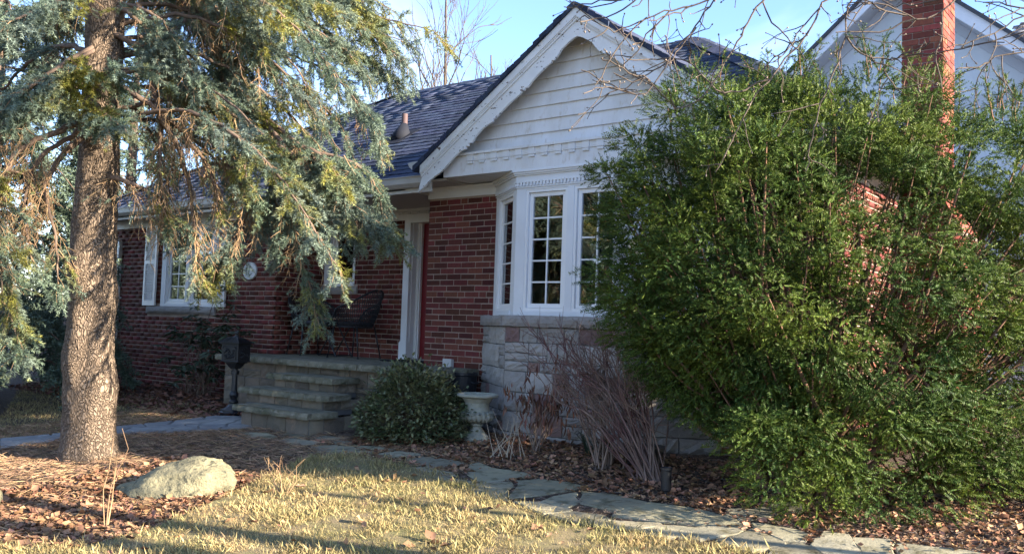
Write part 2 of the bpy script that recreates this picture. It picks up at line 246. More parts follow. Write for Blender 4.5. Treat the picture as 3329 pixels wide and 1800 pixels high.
BOUGHS=[(0.38, 1.0, [(-0.39, -3.86, 4.13), (-0.38, -3.22, 4.08), (-0.2, -2.84, 3.54), (0.06, -2.73, 3.11), (0.22, -2.59, 2.88), (0.6, -2.39, 2.56), (0.97, -2.2, 2.15), (1.28, -2.06, 1.87), (1.46, -1.91, 1.72)]), (0.3, 1.0, [(-0.39, -3.88, 4.53), (-0.58, -2.82, 4.45), (-0.07, -2.27, 4.2), (0.34, -1.81, 4.08), (0.68, -1.53, 3.87), (0.86, -1.39, 3.8)]), (0.2, 1.0, [(-0.07, -2.27, 4.2), (0.29, -1.83, 3.82), (0.61, -1.57, 3.59), (0.78, -1.42, 3.41)]), (0.55, 0.9, [(0.55, -2.43, 2.58), (0.63, -2.46, 2.05), (0.73, -2.48, 1.62), (0.81, -2.39, 1.26), (0.87, -2.32, 0.87)]), (0.8, 0.9, [(-0.39, -3.86, 4.21), (-0.51, -3.14, 4.08), (-0.47, -2.69, 3.9), (-0.02, -2.44, 3.52), (0.33, -2.14, 3.18), (0.59, -1.91, 2.83), (0.7, -1.8, 2.47)]), (0.8, 0.8, [(-0.39, -3.87, 4.42), (-0.55, -2.93, 4.22), (0.01, -2.3, 3.65), (0.44, -1.94, 3.4), (0.7, -1.71, 3.07), (0.81, -1.6, 2.71)]), (0.15, 1.0, [(-0.41, -3.82, 3.45), (-0.04, -3.61, 3.25), (0.04, -3.29, 3.12), (0.21, -3.11, 2.94), (0.34, -3.0, 2.81)]), (0.7, 0.9, [(-0.42, -3.8, 3.04), (-0.03, -3.62, 2.81), (-0.05, -3.2, 2.59), (0.11, -3.0, 2.21), (0.18, -2.93, 1.82), (0.15, -2.92, 1.37)]), (0.75, 0.8, [(-0.06, -3.51, 2.81), (0.05, -3.32, 2.44), (0.02, -3.16, 2.08), (0.09, -3.11, 1.58), (0.14, -3.04, 1.25)]), (0.25, 1.0, [(-0.5, -3.76, 3.34), (-0.38, -3.17, 3.3), (-0.08, -2.83, 2.99), (0.24, -2.68, 2.63), (0.47, -2.6, 2.27), (0.49, -2.56, 1.96)]), (0.1, 1.0, [(-0.38, -3.83, 3.02), (-0.04, -4.0, 2.93), (0.24, -4.04, 2.94), (0.37, -3.91, 2.96)]), (0.1, 1.0, [(-0.43, -3.85, 2.78), (-0.04, -3.99, 2.65), (0.23, -4.02, 2.53), (0.32, -3.99, 2.48)]), (0.2, 1.0, [(-0.45, -3.84, 3.31), (-0.26, -4.19, 3.05), (-0.16, -4.47, 2.78), (-0.1, -4.67, 2.63), (-0.19, -4.85, 2.46)]), (0.2, 1.0, [(-0.45, -3.83, 3.06), (-0.24, -4.16, 2.9), (-0.2, -4.37, 2.66), (-0.28, -4.54, 2.48)]), (0.15, 1.0, [(-0.45, -3.88, 3.85), (-0.2, -4.3, 3.53), (-0.02, -4.65, 3.26), (-0.04, -4.9, 3.07)]), (0.68, 0.9, [(-0.48, -3.82, 2.68), (-0.31, -4.18, 2.48), (-0.3, -4.42, 2.33), (-0.36, -4.58, 2.06), (-0.42, -4.59, 1.58), (-0.35, -4.49, 1.02), (-0.29, -4.42, 0.6)]), (0.72, 0.8, [(-0.48, -3.81, 2.57), (-0.45, -4.03, 2.37), (-0.52, -4.19, 2.03), (-0.46, -4.11, 1.61), (-0.44, -4.07, 1.17)]), (0.85, 0.6, [(-0.44, -3.76, 2.19), (-0.09, -3.65, 2.07), (-0.08, -3.39, 2.0), (-0.03, -3.29, 1.79)]), (0.2, 1.0, [(-0.38, -3.22, 4.03), (-0.24, -3.1, 3.8), (-0.02, -3.37, 3.51), (0.1, -3.55, 3.29)]), (0.3, 0.9, [(-0.49, -3.78, 3.75), (-1.11, -2.8, 4.38), (-1.01, -2.12, 4.18), (-0.75, -1.88, 3.72)]), (0.2, 1.0, [(0.5, -2.59, 2.36), (0.65, -2.51, 2.02), (0.64, -2.56, 1.79), (0.55, -2.62, 1.59)]), (0.2, 1.0, [(0.6, -2.39, 2.56), (0.93, -2.38, 2.41), (1.14, -2.32, 2.18), (1.2, -2.25, 1.91), (1.27, -2.19, 1.69)]), (0.8, 0.8, [(-0.38, -3.17, 3.25), (-0.24, -2.94, 2.78), (0.1, -2.77, 2.31), (0.28, -2.6, 1.91), (0.34, -2.53, 1.66)]), (0.9, 0.8, [(-0.13, -3.55, 3.19), (-0.08, -3.43, 2.66), (0.01, -3.46, 2.2), (-0.03, -3.3, 1.84)]), (0.9, 0.8, [(-0.2, -2.84, 3.54), (-0.29, -2.62, 3.06), (-0.25, -2.55, 2.61), (-0.15, -2.45, 2.2)]), (0.9, 0.9, [(-0.47, -3.83, 2.9), (-0.41, -4.01, 2.5), (-0.47, -4.29, 2.22), (-0.56, -4.33, 1.8), (-0.52, -4.27, 1.41)]), (0.22, 1.0, [(-0.39, -3.89, 4.61), (-0.5, -2.97, 4.5), (-0.02, -2.48, 4.13), (0.33, -2.18, 3.84), (0.62, -1.95, 3.61), (0.76, -1.82, 3.41)]), (0.25, 1.0, [(-0.38, -3.9, 4.86), (-0.55, -2.69, 4.83), (0.02, -1.97, 4.51), (0.31, -1.59, 4.21), (0.51, -1.42, 4.06)]), (0.25, 1.0, [(-0.39, -3.87, 4.4), (-0.28, -3.28, 4.16), (-0.07, -2.88, 3.83), (0.33, -2.67, 3.55), (0.56, -2.48, 3.3), (0.67, -2.38, 3.08)]), (0.2, 1.0, [(-0.44, -3.83, 4.06), (-0.8, -3.17, 4.19), (-0.97, -2.58, 4.03), (-0.67, -2.32, 3.6), (-0.5, -2.16, 3.29)]), (0.25, 1.0, [(-0.45, -3.81, 3.73), (-0.09, -3.71, 3.53), (0.02, -3.53, 3.29), (0.07, -3.43, 3.03), (0.04, -3.28, 2.85)]), (0.3, 1.0, [(-0.45, -3.86, 3.55), (-1.04, -3.83, 3.73), (-1.6, -3.89, 3.7), (-2.05, -3.97, 3.55), (-2.35, -4.06, 3.29)]), (0.3, 1.0, [(-0.45, -3.84, 3.23), (-1.01, -3.91, 3.39), (-1.44, -3.99, 3.29), (-1.89, -4.06, 3.04), (-2.14, -4.11, 2.7)]), (0.55, 1.0, [(-0.46, -3.83, 3.01), (-0.45, -4.19, 2.81), (-0.38, -4.5, 2.58), (-0.43, -4.65, 2.3), (-0.37, -4.7, 1.89), (-0.3, -4.61, 1.45), (-0.28, -4.57, 1.02)]), (0.3, 1.0, [(0.22, -2.59, 2.88), (0.5, -2.6, 2.62), (0.8, -2.47, 2.3), (1.01, -2.41, 1.95), (1.09, -2.32, 1.68)]), (0.3, 1.0, [(-0.08, -2.83, 2.96), (0.32, -2.87, 2.56), (0.44, -2.88, 2.26), (0.51, -2.81, 2.02)]), (0.6, 0.9, [(0.1, -2.77, 2.31), (0.32, -2.71, 2.07), (0.27, -2.79, 1.78), (0.2, -2.89, 1.51)]), (0.25, 0.9, [(-0.39, -3.86, 4.26), (0.02, -3.58, 4.07), (0.28, -3.25, 3.88), (0.62, -3.08, 3.58), (0.75, -2.97, 3.34)])]
LIMBS=[(0.03, [(6.76, -2.4, 3.52), (6.38, -2.66, 3.11), (5.98, -2.84, 2.83), (5.69, -2.93, 2.78), (5.61, -2.98, 2.61), (5.52, -3.04, 2.47), (5.43, -3.11, 2.32), (5.35, -3.16, 2.2), (5.28, -3.2, 2.02), (5.2, -3.25, 1.82)]), (0.022, [(5.98, -2.86, 3.22), (5.6, -3.14, 2.85), (5.44, -3.25, 2.71), (5.36, -3.3, 2.55), (5.25, -3.37, 2.3), (5.16, -3.43, 2.17), (5.08, -3.49, 2.13), (5.0, -3.69, 2.26), (4.95, -3.72, 2.23), (4.87, -3.8, 2.27)]), (0.018, [(5.76, -3.15, 3.1), (5.45, -3.38, 2.82), (5.29, -3.49, 2.67), (5.21, -3.55, 2.52), (5.13, -3.6, 2.42), (5.0, -3.68, 2.18), (4.83, -3.82, 2.2), (4.81, -3.96, 2.14)]), (0.018, [(5.55, -3.43, 2.92), (5.4, -3.54, 2.69), (5.24, -3.65, 2.6), (5.06, -3.79, 2.53), (4.93, -3.88, 2.46), (4.87, -4.07, 2.5)]), (0.016, [(5.47, -3.62, 2.82), (5.23, -3.8, 2.68), (5.05, -3.93, 2.59), (4.9, -4.04, 2.54), (4.81, -4.12, 2.56)]), (0.016, [(5.43, -3.11, 2.32), (5.23, -3.25, 2.25), (5.06, -3.4, 2.42), (4.99, -3.57, 2.32), (4.85, -3.68, 2.22), (4.78, -3.73, 2.18)]), (0.02, [(6.26, -2.76, 3.1), (5.94, -2.99, 2.79), (5.83, -3.07, 2.66), (5.82, -3.07, 2.5), (5.75, -3.1, 2.28), (5.68, -3.14, 2.02), (5.65, -3.15, 1.8)]), (0.016, [(5.82, -3.07, 2.5), (5.88, -3.01, 2.42), (6.0, -2.91, 2.4), (6.12, -2.83, 2.43)]), (0.02, [(6.54, -2.78, 2.95), (6.35, -2.79, 2.77), (6.23, -2.88, 2.61), (6.13, -2.95, 2.57), (6.01, -3.05, 2.63), (5.91, -3.13, 2.64)]), (0.014, [(6.23, -2.88, 2.61), (6.23, -2.87, 2.5), (6.2, -2.88, 2.37), (6.23, -2.85, 2.23)]), (0.016, [(6.91, -2.61, 2.77), (6.73, -2.74, 2.61), (6.59, -2.84, 2.52), (6.47, -2.93, 2.44), (6.39, -2.99, 2.4), (6.3, -3.06, 2.36)]), (0.014, [(6.79, -2.67, 2.32), (6.67, -2.77, 2.36), (6.55, -2.86, 2.34), (6.46, -2.93, 2.3), (6.54, -2.85, 2.16)]), (0.014, [(5.28, -3.2, 2.02), (5.31, -3.17, 1.89), (5.24, -3.21, 1.75), (5.2, -3.23, 1.55), (5.22, -3.21, 1.49)]), (0.012, [(5.16, -3.43, 2.17), (5.18, -3.4, 2.02), (5.16, -3.42, 1.92), (5.21, -3.37, 1.86)]), (0.014, [(5.68, -3.14, 2.02), (5.58, -3.21, 1.86), (5.65, -3.14, 1.73), (5.67, -3.11, 1.54)])]
# ================================================================ GROUND
def ground_sheet():
    xs = np.concatenate([np.linspace(-300, -20, 12), np.linspace(-16, 14, 61), np.linspace(18, 300, 12)])
    ys = np.concatenate([np.linspace(-300, -24, 12), np.linspace(-20, 10, 61), np.linspace(14, 400, 12)])
    X, Y = np.meshgrid(xs, ys); Z = gza(X, np.maximum(Y, -9.))
    d = np.hypot(X+.4, Y+3.7); Z = Z+.05*np.exp(-(d/1.3)**2)
    near = (np.abs(X) < 15) & (Y > -12) & (Y < 1)
    Z = Z+np.where(near, rng.normal(0, .006, Z.shape), 0)
    n, k = X.shape; V = np.stack([X, Y, Z], -1).reshape(-1, 3); i = np.arange(n-1)[:, None]*k; j = np.arange(k-1)[None]
    F = np.stack([i+j, i+j+1, i+k+j+1, i+k+j], -1).reshape(-1, 4)
    return V, F
struct(O('ground', ground_sheet(), 'soil', smooth=True))
def inpoly(x, y, poly):
    x = np.asarray(x); y = np.asarray(y); c = np.zeros(x.shape, bool); n = len(poly)
    for i in range(n):
        x1, y1 = poly[i]; x2, y2 = poly[(i+1) % n]
        cond = ((y1 > y) != (y2 > y)) & (x < (x2-x1)*(y-y1)/((y2-y1) or 1e-9)+x1); c ^= cond
    return c
LAWNP = LAWN+[(6.2, -3.1), (9, -3.4), (13, -5), (13, -12), (-6, -12), (-4, -7.5)]
lm = MB()
lx = np.arange(-6, 13.01, .25); ly = np.arange(-12, -1.5, .25)
# lawn: fan-triangulated grid cells inside outline plus outline strip
def poly_sheet(poly, dz, cell=.25):
    import bmesh
    bm = bmesh.new(); vs = [bm.verts.new((x, y, 0)) for x, y in poly]; bm.faces.new(vs)
    x0, x1 = min(p[0] for p in poly), max(p[0] for p in poly); y0, y1 = min(p[1] for p in poly), max(p[1] for p in poly)
    for a in np.arange(x0+cell, x1, cell): bmesh.ops.bisect_plane(bm, geom=bm.verts[:]+bm.edges[:]+bm.faces[:], plane_co=(a, 0, 0), plane_no=(1, 0, 0))
    for a in np.arange(y0+cell, y1, cell): bmesh.ops.bisect_plane(bm, geom=bm.verts[:]+bm.edges[:]+bm.faces[:], plane_co=(0, a, 0), plane_no=(0, 1, 0))
    for v in bm.verts: v.co.z = gz(v.co.x, v.co.y)+dz+.012*mnoise.noise(Vector((v.co.x*2, v.co.y*2, 0)))
    for f in bm.faces:
        if f.normal.z < 0: f.normal_flip()
    me = bpy.data.meshes.new('sheet'); bm.to_mesh(me); bm.free(); return me
lawn = struct(O('lawn', poly_sheet(LAWNP, .03, .5), 'lawn'))
# flagstone path: every stone its own slab
def slab_poly(poly, z0, thick, jit=.012, cz=None):
    pts = []
    n = len(poly)
    for i in range(n):
        a = np.array(poly[i]); b = np.array(poly[(i+1) % n]); d = b-a; ln = np.hypot(*d); k = max(1, int(ln/.09))
        for q in range(k):
            p = a+d*q/k
            if q: p = p+np.array([-d[1], d[0]])/ln*rng.normal(0, jit)
            pts.append(tuple(p))
    c = np.mean(pts, axis=0); area = sum(pts[i][0]*pts[(i+1) % len(pts)][1]-pts[(i+1) % len(pts)][0]*pts[i][1] for i in range(len(pts)))
    if area < 0: pts = pts[::-1]
    tilt = rng.normal(0, .008, 2); n = len(pts)
    def z(x, y): return (gz(x, y) if cz is None else cz)+z0+tilt[0]*(x-c[0])+tilt[1]*(y-c[1])
    mb = MB(); v = []
    for x, y in pts: v.append((x, y, z(x, y)-thick))
    for x, y in pts: v.append((x, y, z(x, y)-.008))
    for x, y in pts:
        q = np.array([x, y])+(c-np.array([x, y]))*min(.12, .012/max(.05, np.hypot(*(c-np.array([x, y]))))); v.append((q[0], q[1], z(*q)))
    f = [tuple(range(2*n, 3*n))]
    for i in range(n):
        j = (i+1) % n; f += [(i, j, n+j, n+i), (n+i, n+j, 2*n+j, 2*n+i)]
    return mb.add(v, f)
def grown(p, k=.018):
    c = np.mean(p, axis=0); return [tuple(np.array(q)+(np.array(q)-c)/np.hypot(*(np.array(q)-c))*k) for q in p]
path = bpy.data.objects.new('flagstone_path', None); COL.objects.link(path); struct(path); path.location = (2.5, -2.1, -.27); INV[path.name] = Matrix.Translation(-Vector(path.location))
for p in FLAGS: O('flagstone', slab_poly(grown(p), .016, .05), 'flag', path)
# crazy paved walk on the left
def voronoi_cells(poly, seeds, gap):
    cells = []
    for i, s in enumerate(seeds):
        c = [np.array(p) for p in poly]
        for j, t in enumerate(seeds):
            if i == j: continue
            m_ = (s+t)/2; n_ = (t-s)/np.hypot(*(t-s)); m_ = m_-n_*gap/2; out = []
            for q in range(len(c)):
                a, b = c[q], c[(q+1) % len(c)]; da, db = np.dot(a-m_, n_), np.dot(b-m_, n_)
                if da <= 0: out.append(a)
                if (da < 0 < db) or (db < 0 < da): out.append(a+(b-a)*da/(da-db))
            c = out
            if len(c) < 3: break
        if len(c) >= 3:
            A = abs(sum(c[q][0]*c[(q+1) % len(c)][1]-c[(q+1) % len(c)][0]*c[q][1] for q in range(len(c))))/2
            if A > .008: cells.append([tuple(p) for p in c])
    return cells
walk = O('walkway', slab_poly(WALK, .018, .05, 0), 'grout'); struct(walk)
# split walkway polygon in convex pieces (quads) and fill each with stones
nW = len(WALK)//2
for i in range(nW-1):
    q = [WALK[i], WALK[i+1], WALK[-2-i], WALK[-1-i]]
    c = np.mean(q, axis=0); r_ = max(np.hypot(*(np.array(p)-c)) for p in q)
    A = abs(sum(q[k][0]*q[(k+1) % 4][1]-q[(k+1) % 4][0]*q[k][1] for k in range(4)))/2
    sd_ = []
    for _ in range(400):
        p = c+rng.uniform(-r_, r_, 2)
        if inpoly([p[0]], [p[1]], q)[0] and all(np.hypot(*(p-s)) > .20 for s in sd_): sd_.append(p)
    for cell in voronoi_cells(q, sd_, .022): O('paving_stone', slab_poly(cell, .028, .03, .004), 'paving', walk)

# ================================================================ HOUSE
house = thing('brick_house', 'red brick bungalow with white gable, bay window and dark shingle roof', 'house', (-1.2, 0, -.15))
BR_H, BR_J = .0565, .0105; CO = BR_H+BR_J; BL = .203; HL = .0965
bricks = []       # (priority, wall, pos, rotz, length)
def brick_mesh(seed):
    r_ = np.random.default_rng(seed); mb = MB().box(-.5, .5, -.0, .05, 0, BR_H); v = []
    for x, y, z in mb.v:
        v.append((x*(1-.0), y+(r_.uniform(-.0025, .0025) if y == 0 else 0), z+r_.uniform(-.002, .002)))
    mb.v = v; me = bpy.data.meshes.new('brick'); me.from_pydata(mb.v, [], mb.f); me.update(); return me
BM = [brick_mesh(i) for i in range(5)]; BMC = [brick_mesh(i+10) for i in range(5)]
for b in BM: b.materials.append(M['brick'])
for b in BMC: b.materials.append(M['chimbrick'])
def lay(wall, org, ud, L_, z0, z1, prio, openings=(), chim=False, proud=.004, visible=lambda u, z: 1., seed=0, start=0.):
    """fill a wall face with bricks. org: origin (x,y), ud: along-unit (x,y); outward normal = (ud.y,-ud.x)"""
    r_ = random.Random(seed); nrm = (ud[1], -ud[0]); rot = math.atan2(ud[1], ud[0]); k = 0; z = z0
    while z+BR_H <= z1+.002:
        flem = (k % 8 == 6); u = -start if k % 2 == 0 else -start-(BL+BR_J)/2
        if flem: u = -start-.04
        q = 0
        while u < L_:
            l_ = (BL if not flem or q % 2 == 0 else HL); a, b = max(u, 0), min(u+l_, L_)
            segs = [(a, b)]
            for (o0, o1, p0, p1) in openings:
                if z+BR_H > p0+.004 and z < p1-.004:
                    ns_ = []
                    for (s0, s1) in segs:
                        if s1 <= o0 or s0 >= o1: ns_.append((s0, s1)); continue
                        if s0 < o0: ns_.append((s0, o0-.004))
                        if s1 > o1: ns_.append((o1+.004, s1))
                    segs = ns_
            for (s0, s1) in segs:
                if s1-s0 > .025:
                    c = (s0+s1)/2; pr_ = proud+r_.uniform(-.0015, .0015)
                    bricks.append((prio*visible(c, z), wall, (org[0]+ud[0]*c+nrm[0]*pr_, org[1]+ud[1]*c+nrm[1]*pr_, z), rot, s1-s0, chim))
            u += l_+BR_J; q += 1
        z += CO; k += 1
def wallbox(name, x0, x1, y0, y1, z0, z1, label, openings=(), axis='x'):
    """solid wall with rectangular through-openings along x (or y)"""
    mb = MB(); a0, a1 = (x0, x1) if axis == 'x' else (y0, y1)
    cuts = sorted({a0, a1}|{o[0] for o in openings}|{o[1] for o in openings})
    for c0, c1 in zip(cuts[:-1], cuts[1:]):
        m_ = (c0+c1)/2; ops = sorted([(o[2], o[3]) for o in openings if o[0] < m_ < o[1]]); zs = z0
        for p0, p1 in ops+[(z1, z1)]:
            if p0 > zs:
                if axis == 'x': mb.box(c0, c1, y0, y1, zs, p0)
                else: mb.box(x0, x1, c0, c1, zs, p0)
            zs = p1
    return O(name, mb, 'mortar', house, label=label)
ZB, ZT = -.2, 2.425
wg = wallbox('wall', 0, 4.72, 0, .22, ZB-.2, 2.56, 'brick front wall beside the bay window')
lay(wg, (0, 0), (1, 0), 1.02, ZB, ZT, 1.0, visible=lambda u, z: (1. if z > .42 else .2), seed=1)
lay(wg, (3.66, 0), (1, 0), 1.06, ZB, ZT, .05, seed=2)
wgr = wallbox('wall', 4.50, 4.72, .22, 6.6, ZB-.2, 2.56, 'brick side wall behind the yew')
lay(wgr, (4.72, 0), (0, 1), 6.6, ZB, ZT, .05, seed=3)
wl = wallbox('wall', -7.25, -2.85, 0, .22, ZB-.2, 2.56, 'brick wall of the left wing', [(-5.74, -4.30, 1.09, 2.36)])
lay(wl, (-7.25, 0), (1, 0), 4.40, ZB, ZT, .12, openings=[(-6.13+7.25, -4.24+7.25, .975, 1.095), (-5.74+7.25, -4.30+7.25, 1.0, 2.36)], seed=4)
wll = wallbox('wall', -7.25, -7.03, .22, 6.6, ZB-.2, 2.56, 'brick left end wall')
wr = wallbox('wall', -3.07, -2.85, .22, .8, ZB-.2, 2.56, 'brick return wall at the porch corner')
lay(wr, (-2.85, 0), (0, 1), .8, .47, ZT, .15, seed=5)
wp = wallbox('wall', -3.07, .22, .8, 1.02, ZB-.2, 2.56, 'brick wall at the back of the porch', [(-2.80, -2.16, 1.45, 2.33), (-1.075, -.06, .47, 2.32)])
lay(wp, (-2.85, .8), (1, 0), 2.85, .47, 2.34, .6, openings=[(.0, .76, 1.33, 1.445), (.05, .69, 1.44, 2.33), (1.67, 2.85, .4, 2.35)], seed=6, visible=lambda u, z: (1. if u > .6 else .25))
wpr = wallbox('wall', 0, .22, .22, .8, ZB-.2, 2.56, 'brick side of the porch beside the door')
lay(wpr, (0, .8), (0, -1), .8, .47, ZT, .02, seed=7)
wb = wallbox('wall', -7.03, 4.50, 6.38, 6.6, ZB-.2, 2.56, 'rear wall')
# chimney on the right-hand wall
ch = O('chimney', MB().box(4.727, 5.12, 2.197, 2.70, -.4, 5.35).box(4.727, 5.36, 2.0, 2.9, -.4, 2.05), 'mortar', house, label='red brick chimney lit along its right side')
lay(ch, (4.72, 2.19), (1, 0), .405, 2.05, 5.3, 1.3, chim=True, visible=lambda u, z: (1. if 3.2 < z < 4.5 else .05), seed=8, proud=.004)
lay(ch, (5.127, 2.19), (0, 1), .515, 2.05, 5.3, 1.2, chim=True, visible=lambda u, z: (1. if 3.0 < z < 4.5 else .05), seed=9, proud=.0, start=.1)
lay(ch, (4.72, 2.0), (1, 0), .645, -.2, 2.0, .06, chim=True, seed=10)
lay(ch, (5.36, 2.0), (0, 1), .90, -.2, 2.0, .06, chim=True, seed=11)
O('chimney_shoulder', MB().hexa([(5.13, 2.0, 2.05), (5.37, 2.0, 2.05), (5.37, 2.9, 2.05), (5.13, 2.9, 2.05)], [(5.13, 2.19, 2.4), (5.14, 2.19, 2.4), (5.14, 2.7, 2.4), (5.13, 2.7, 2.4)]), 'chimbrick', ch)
bricks.sort(key=lambda b: -b[0])
for i, (p_, wall, pos, rot, ln, chim) in enumerate(bricks[:300]):
    O('brick', (BMC if chim else BM)[i % 5], None, wall, loc=pos, rot=(0, 0, rot), scale=(ln, 1, 1))
rest = {}
for b in bricks[300:]: rest.setdefault((b[1].name, b[5]), []).append(b)
def box_arr(items):
    base = np.array(MB().box(-.5, .5, 0, .05, 0, BR_H).v); fb = np.array(MB().box(-.5, .5, 0, .05, 0, BR_H).f)
    n = len(items); V = np.repeat(base[None], n, 0); V[:, :, 2] += rng.uniform(-.002, .002, (n, 8)); V[:, :, 1] += rng.uniform(-.002, .002, (n, 8))
    ln = np.array([i[4] for i in items]); rot = np.array([i[3] for i in items]); pos = np.array([i[2] for i in items]); V[:, :, 0] *= ln[:, None]
    c, s = np.cos(rot)[:, None], np.sin(rot)[:, None]; X = V[:, :, 0]*c-V[:, :, 1]*s; Y = V[:, :, 0]*s+V[:, :, 1]*c
    V = np.stack([X, Y, V[:, :, 2]], -1)+pos[:, None]
    return V.reshape(-1, 3), (fb[None]+(np.arange(n)*8)[:, None, None]).reshape(-1, 4)
for (wn_, chim), items in rest.items():
    stuff(O('bricks', box_arr(items), 'chimbrick' if chim else 'brick', items[0][1]))
# -------- main hip roof: front slope covered in shingles
EY, EZ, RY, RZ = -.47, 2.60, 3.2, 4.94; SL = (RZ-EZ)/(RY-EY); SA = math.atan(SL)
XL, XR, RL, RR = -7.58, 5.36, -3.91, 1.79; BY = 6.87
roof = O('roof', MB().add([(XL, EY, EZ), (XR, EY, EZ), (RR, RY, RZ), (RL, RY, RZ), (XL, BY, EZ), (XR, BY, EZ)], [(0, 1, 2, 3), (4, 0, 3), (1, 5, 2), (5, 4, 3, 2), (0, 4, 5, 1)]), 'shingle', house, label='dark blue-grey shingle hip roof')
EXP = .142; WID = .32; sh = []
nrow = int(math.hypot(RZ-EZ, RY-EY)/EXP)
for k in range(nrow):
    s = k*EXP; y = EY+s*math.cos(SA); z = EZ+s*math.sin(SA); t = (y-EY)/(RY-EY); xa, xb = XL+(RL-XL)*t, XR+(RR-XR)*t
    x = xa+(k % 3)*.1
    while x < xb-.1:
        wd = min(random.choice((.22, .30, .36, .42)), xb-x)
        if not (.55 < x < 4.3 and z < 4.05-abs(x-2.46)*.69-.25):
            vis = 1. if (-3.3 < x < .5) else (.6 if .9 < x < 2.2 and z > 4.1 else .1)
            sh.append((vis/((x-CAM.x)**2+(y-CAM.y)**2), x+wd/2, y, z, wd))
        x += wd+.004
sh.sort(key=lambda s: -s[0])
def shingle_mesh(w_):
    mb = MB(); n = 4; v = []
    for i in range(n+1):
        x = (i/n-.5); j = random.uniform(-.006, .006)
        v += [(x, j, .002), (x, j, .016+random.uniform(-.003, .004)), (x, .175, .003), (x, .175, .0)]
    f = []
    for i in range(n):
        a = i*4; b = a+4; f += [(a, b, b+1, a+1), (a+1, b+1, b+2, a+2), (a+3, a+2, b+2, b+3)]
    f += [(0, 1, 2, 3), (n*4+3, n*4+2, n*4+1, n*4)]
    me = bpy.data.meshes.new('shingle'); me.from_pydata(v, [], f); me.materials.append(M['shingle']); return me
SM = [shingle_mesh(1) for _ in range(6)]
for i, (p_, x, y, z, wd) in enumerate(sh[:300]):
    O('shingle', SM[i % 6], None, roof, loc=(x, y, z+.004), rot=(SA+.012, random.uniform(-.004, .004), random.uniform(-.006, .006)), scale=(wd, 1, 1))
def shingle_arr(items):
    base = np.array(MB().box(-.5, .5, 0, .175, 0, .016).v); base[4:6, 2] = .017; base[6:8, 2] = .004; fb = np.array(MB().box(0, 1, 0, 1, 0, 1).f)
    n = len(items); V = np.repeat(base[None], n, 0); A = np.array([(i[1], i[2], i[3], i[4]) for i in items]); V[:, :, 0] *= A[:, 3:4]
    V[:, :, 1] += rng.uniform(-.005, .005, (n, 8)); V[:, :, 2] += rng.uniform(-.002, .003, (n, 8))
    c, s = math.cos(SA+.012), math.sin(SA+.012); Y = V[:, :, 1]*c-V[:, :, 2]*s; Z = V[:, :, 1]*s+V[:, :, 2]*c
    V = np.stack([V[:, :, 0]+A[:, 0:1], Y+A[:, 1:2], Z+A[:, 2:3]+.004], -1)
    return V.reshape(-1, 3), (fb[None]+(np.arange(n)*8)[:, None, None]).reshape(-1, 4)
stuff(O('shingles', shingle_arr(sh[300:]), 'shingle', roof))
rc = MB()
for i in range(19):
    x = RL+(RR-RL)*i/19; rc.hexa([(x, RY-.12, RZ-.06), (x+.33, RY-.12, RZ-.07), (x+.33, RY+.12, RZ-.07), (x, RY+.12, RZ-.06)], [(x, RY-.01, RZ+.025), (x+.33, RY-.01, RZ+.012), (x+.33, RY+.01, RZ+.012), (x, RY+.01, RZ+.025)])
O('ridge_cap', rc, 'shingle', roof)
for hx, rx in ((XL, RL), (XR, RR)):
    hp = MB(); a = Vector((hx, EY, EZ)); b = Vector((rx, RY, RZ)); n = 16; sx = 1 if rx > hx else -1
    for i in range(n):
        p = a.lerp(b, i/n); q = a.lerp(b, (i+1.15)/n); s_ = Vector((.11*sx, -.11, -.02))
        hp.hexa([p+s_, q+s_, q-s_, p-s_], [p+Vector((0, 0, .04)), q+Vector((0, 0, .03)), q+Vector((0, 0, .031)), p+Vector((0, 0, .041))])
    O('hip_cap', hp, 'shingle', roof)
# eaves: gutter (K profile), fascia, soffit
def gutter(x0, x1):
    prof = [(-.42, 2.60), (-.42, 2.49), (-.49, 2.49), (-.525, 2.53), (-.53, 2.60), (-.545, 2.60), (-.545, 2.608), (-.52, 2.608), (-.515, 2.535), (-.487, 2.50), (-.43, 2.50), (-.43, 2.60)]
    mb = MB(); n = len(prof)
    return mb.prism(prof[::-1], lambda a, b: (x0, a, b), lambda a, b: (x1, a, b))
O('gutter', gutter(-7.5, .36), 'gutter', house)
O('gutter', gutter(4.5, 5.2), 'gutter', house)
O('soffit', MB().box(-7.45, 0, -.42, .80, 2.475, 2.50), 'soffit', house, label='grey porch ceiling and eave')
O('soffit', MB().box(.002, .64, -.42, 0, 2.545, 2.57), 'soffit', house); O('soffit', MB().box(4.3, 5.1, -.42, 0, 2.545, 2.57), 'soffit', house)
O('fascia', MB().box(-7.5, .40, -.42, -.395, 2.44, 2.60), 'white', house)
fr = MB()
def cornice(mb, x0, x1, yb, z0, z1):
    for (d, a, b) in ((.018, z0, z0+.075), (.03, z0+.075, z0+.088), (.05, z0+.088, z1-.02), (.075, z1-.02, z1)): mb.box(x0-(d if x0 < .1 and x0 > -.1 else 0), x1, yb-d, yb, a, b)
cornice(fr, 0, 1.02, 0, 2.425, 2.545); O('frieze_board', fr, 'white', house)
fr = MB(); cornice(fr, -7.25, -2.85, 0, 2.36, 2.474); O('frieze_board', fr, 'white', house)
# dentilled frieze on the porch wall
pf = MB().box(-2.85, 0, .775, .80, 2.325, 2.40).box(-2.85, 0, .765, .80, 2.44, 2.474).box(-2.85, 0, .785, .80, 2.40, 2.44)
pf_o = O('porch_frieze', pf, 'white', house)
dm = MB().box(-.011, .011, 0, .018, 0, .033); dme = bpy.data.meshes.new('dentil'); dme.from_pydata(dm.v, [], dm.f); dme.materials.append(M['white'])
x = -1.9
while x < -.02: O('dentil', dme, None, pf_o, loc=(x, .767, 2.403)); x += .042
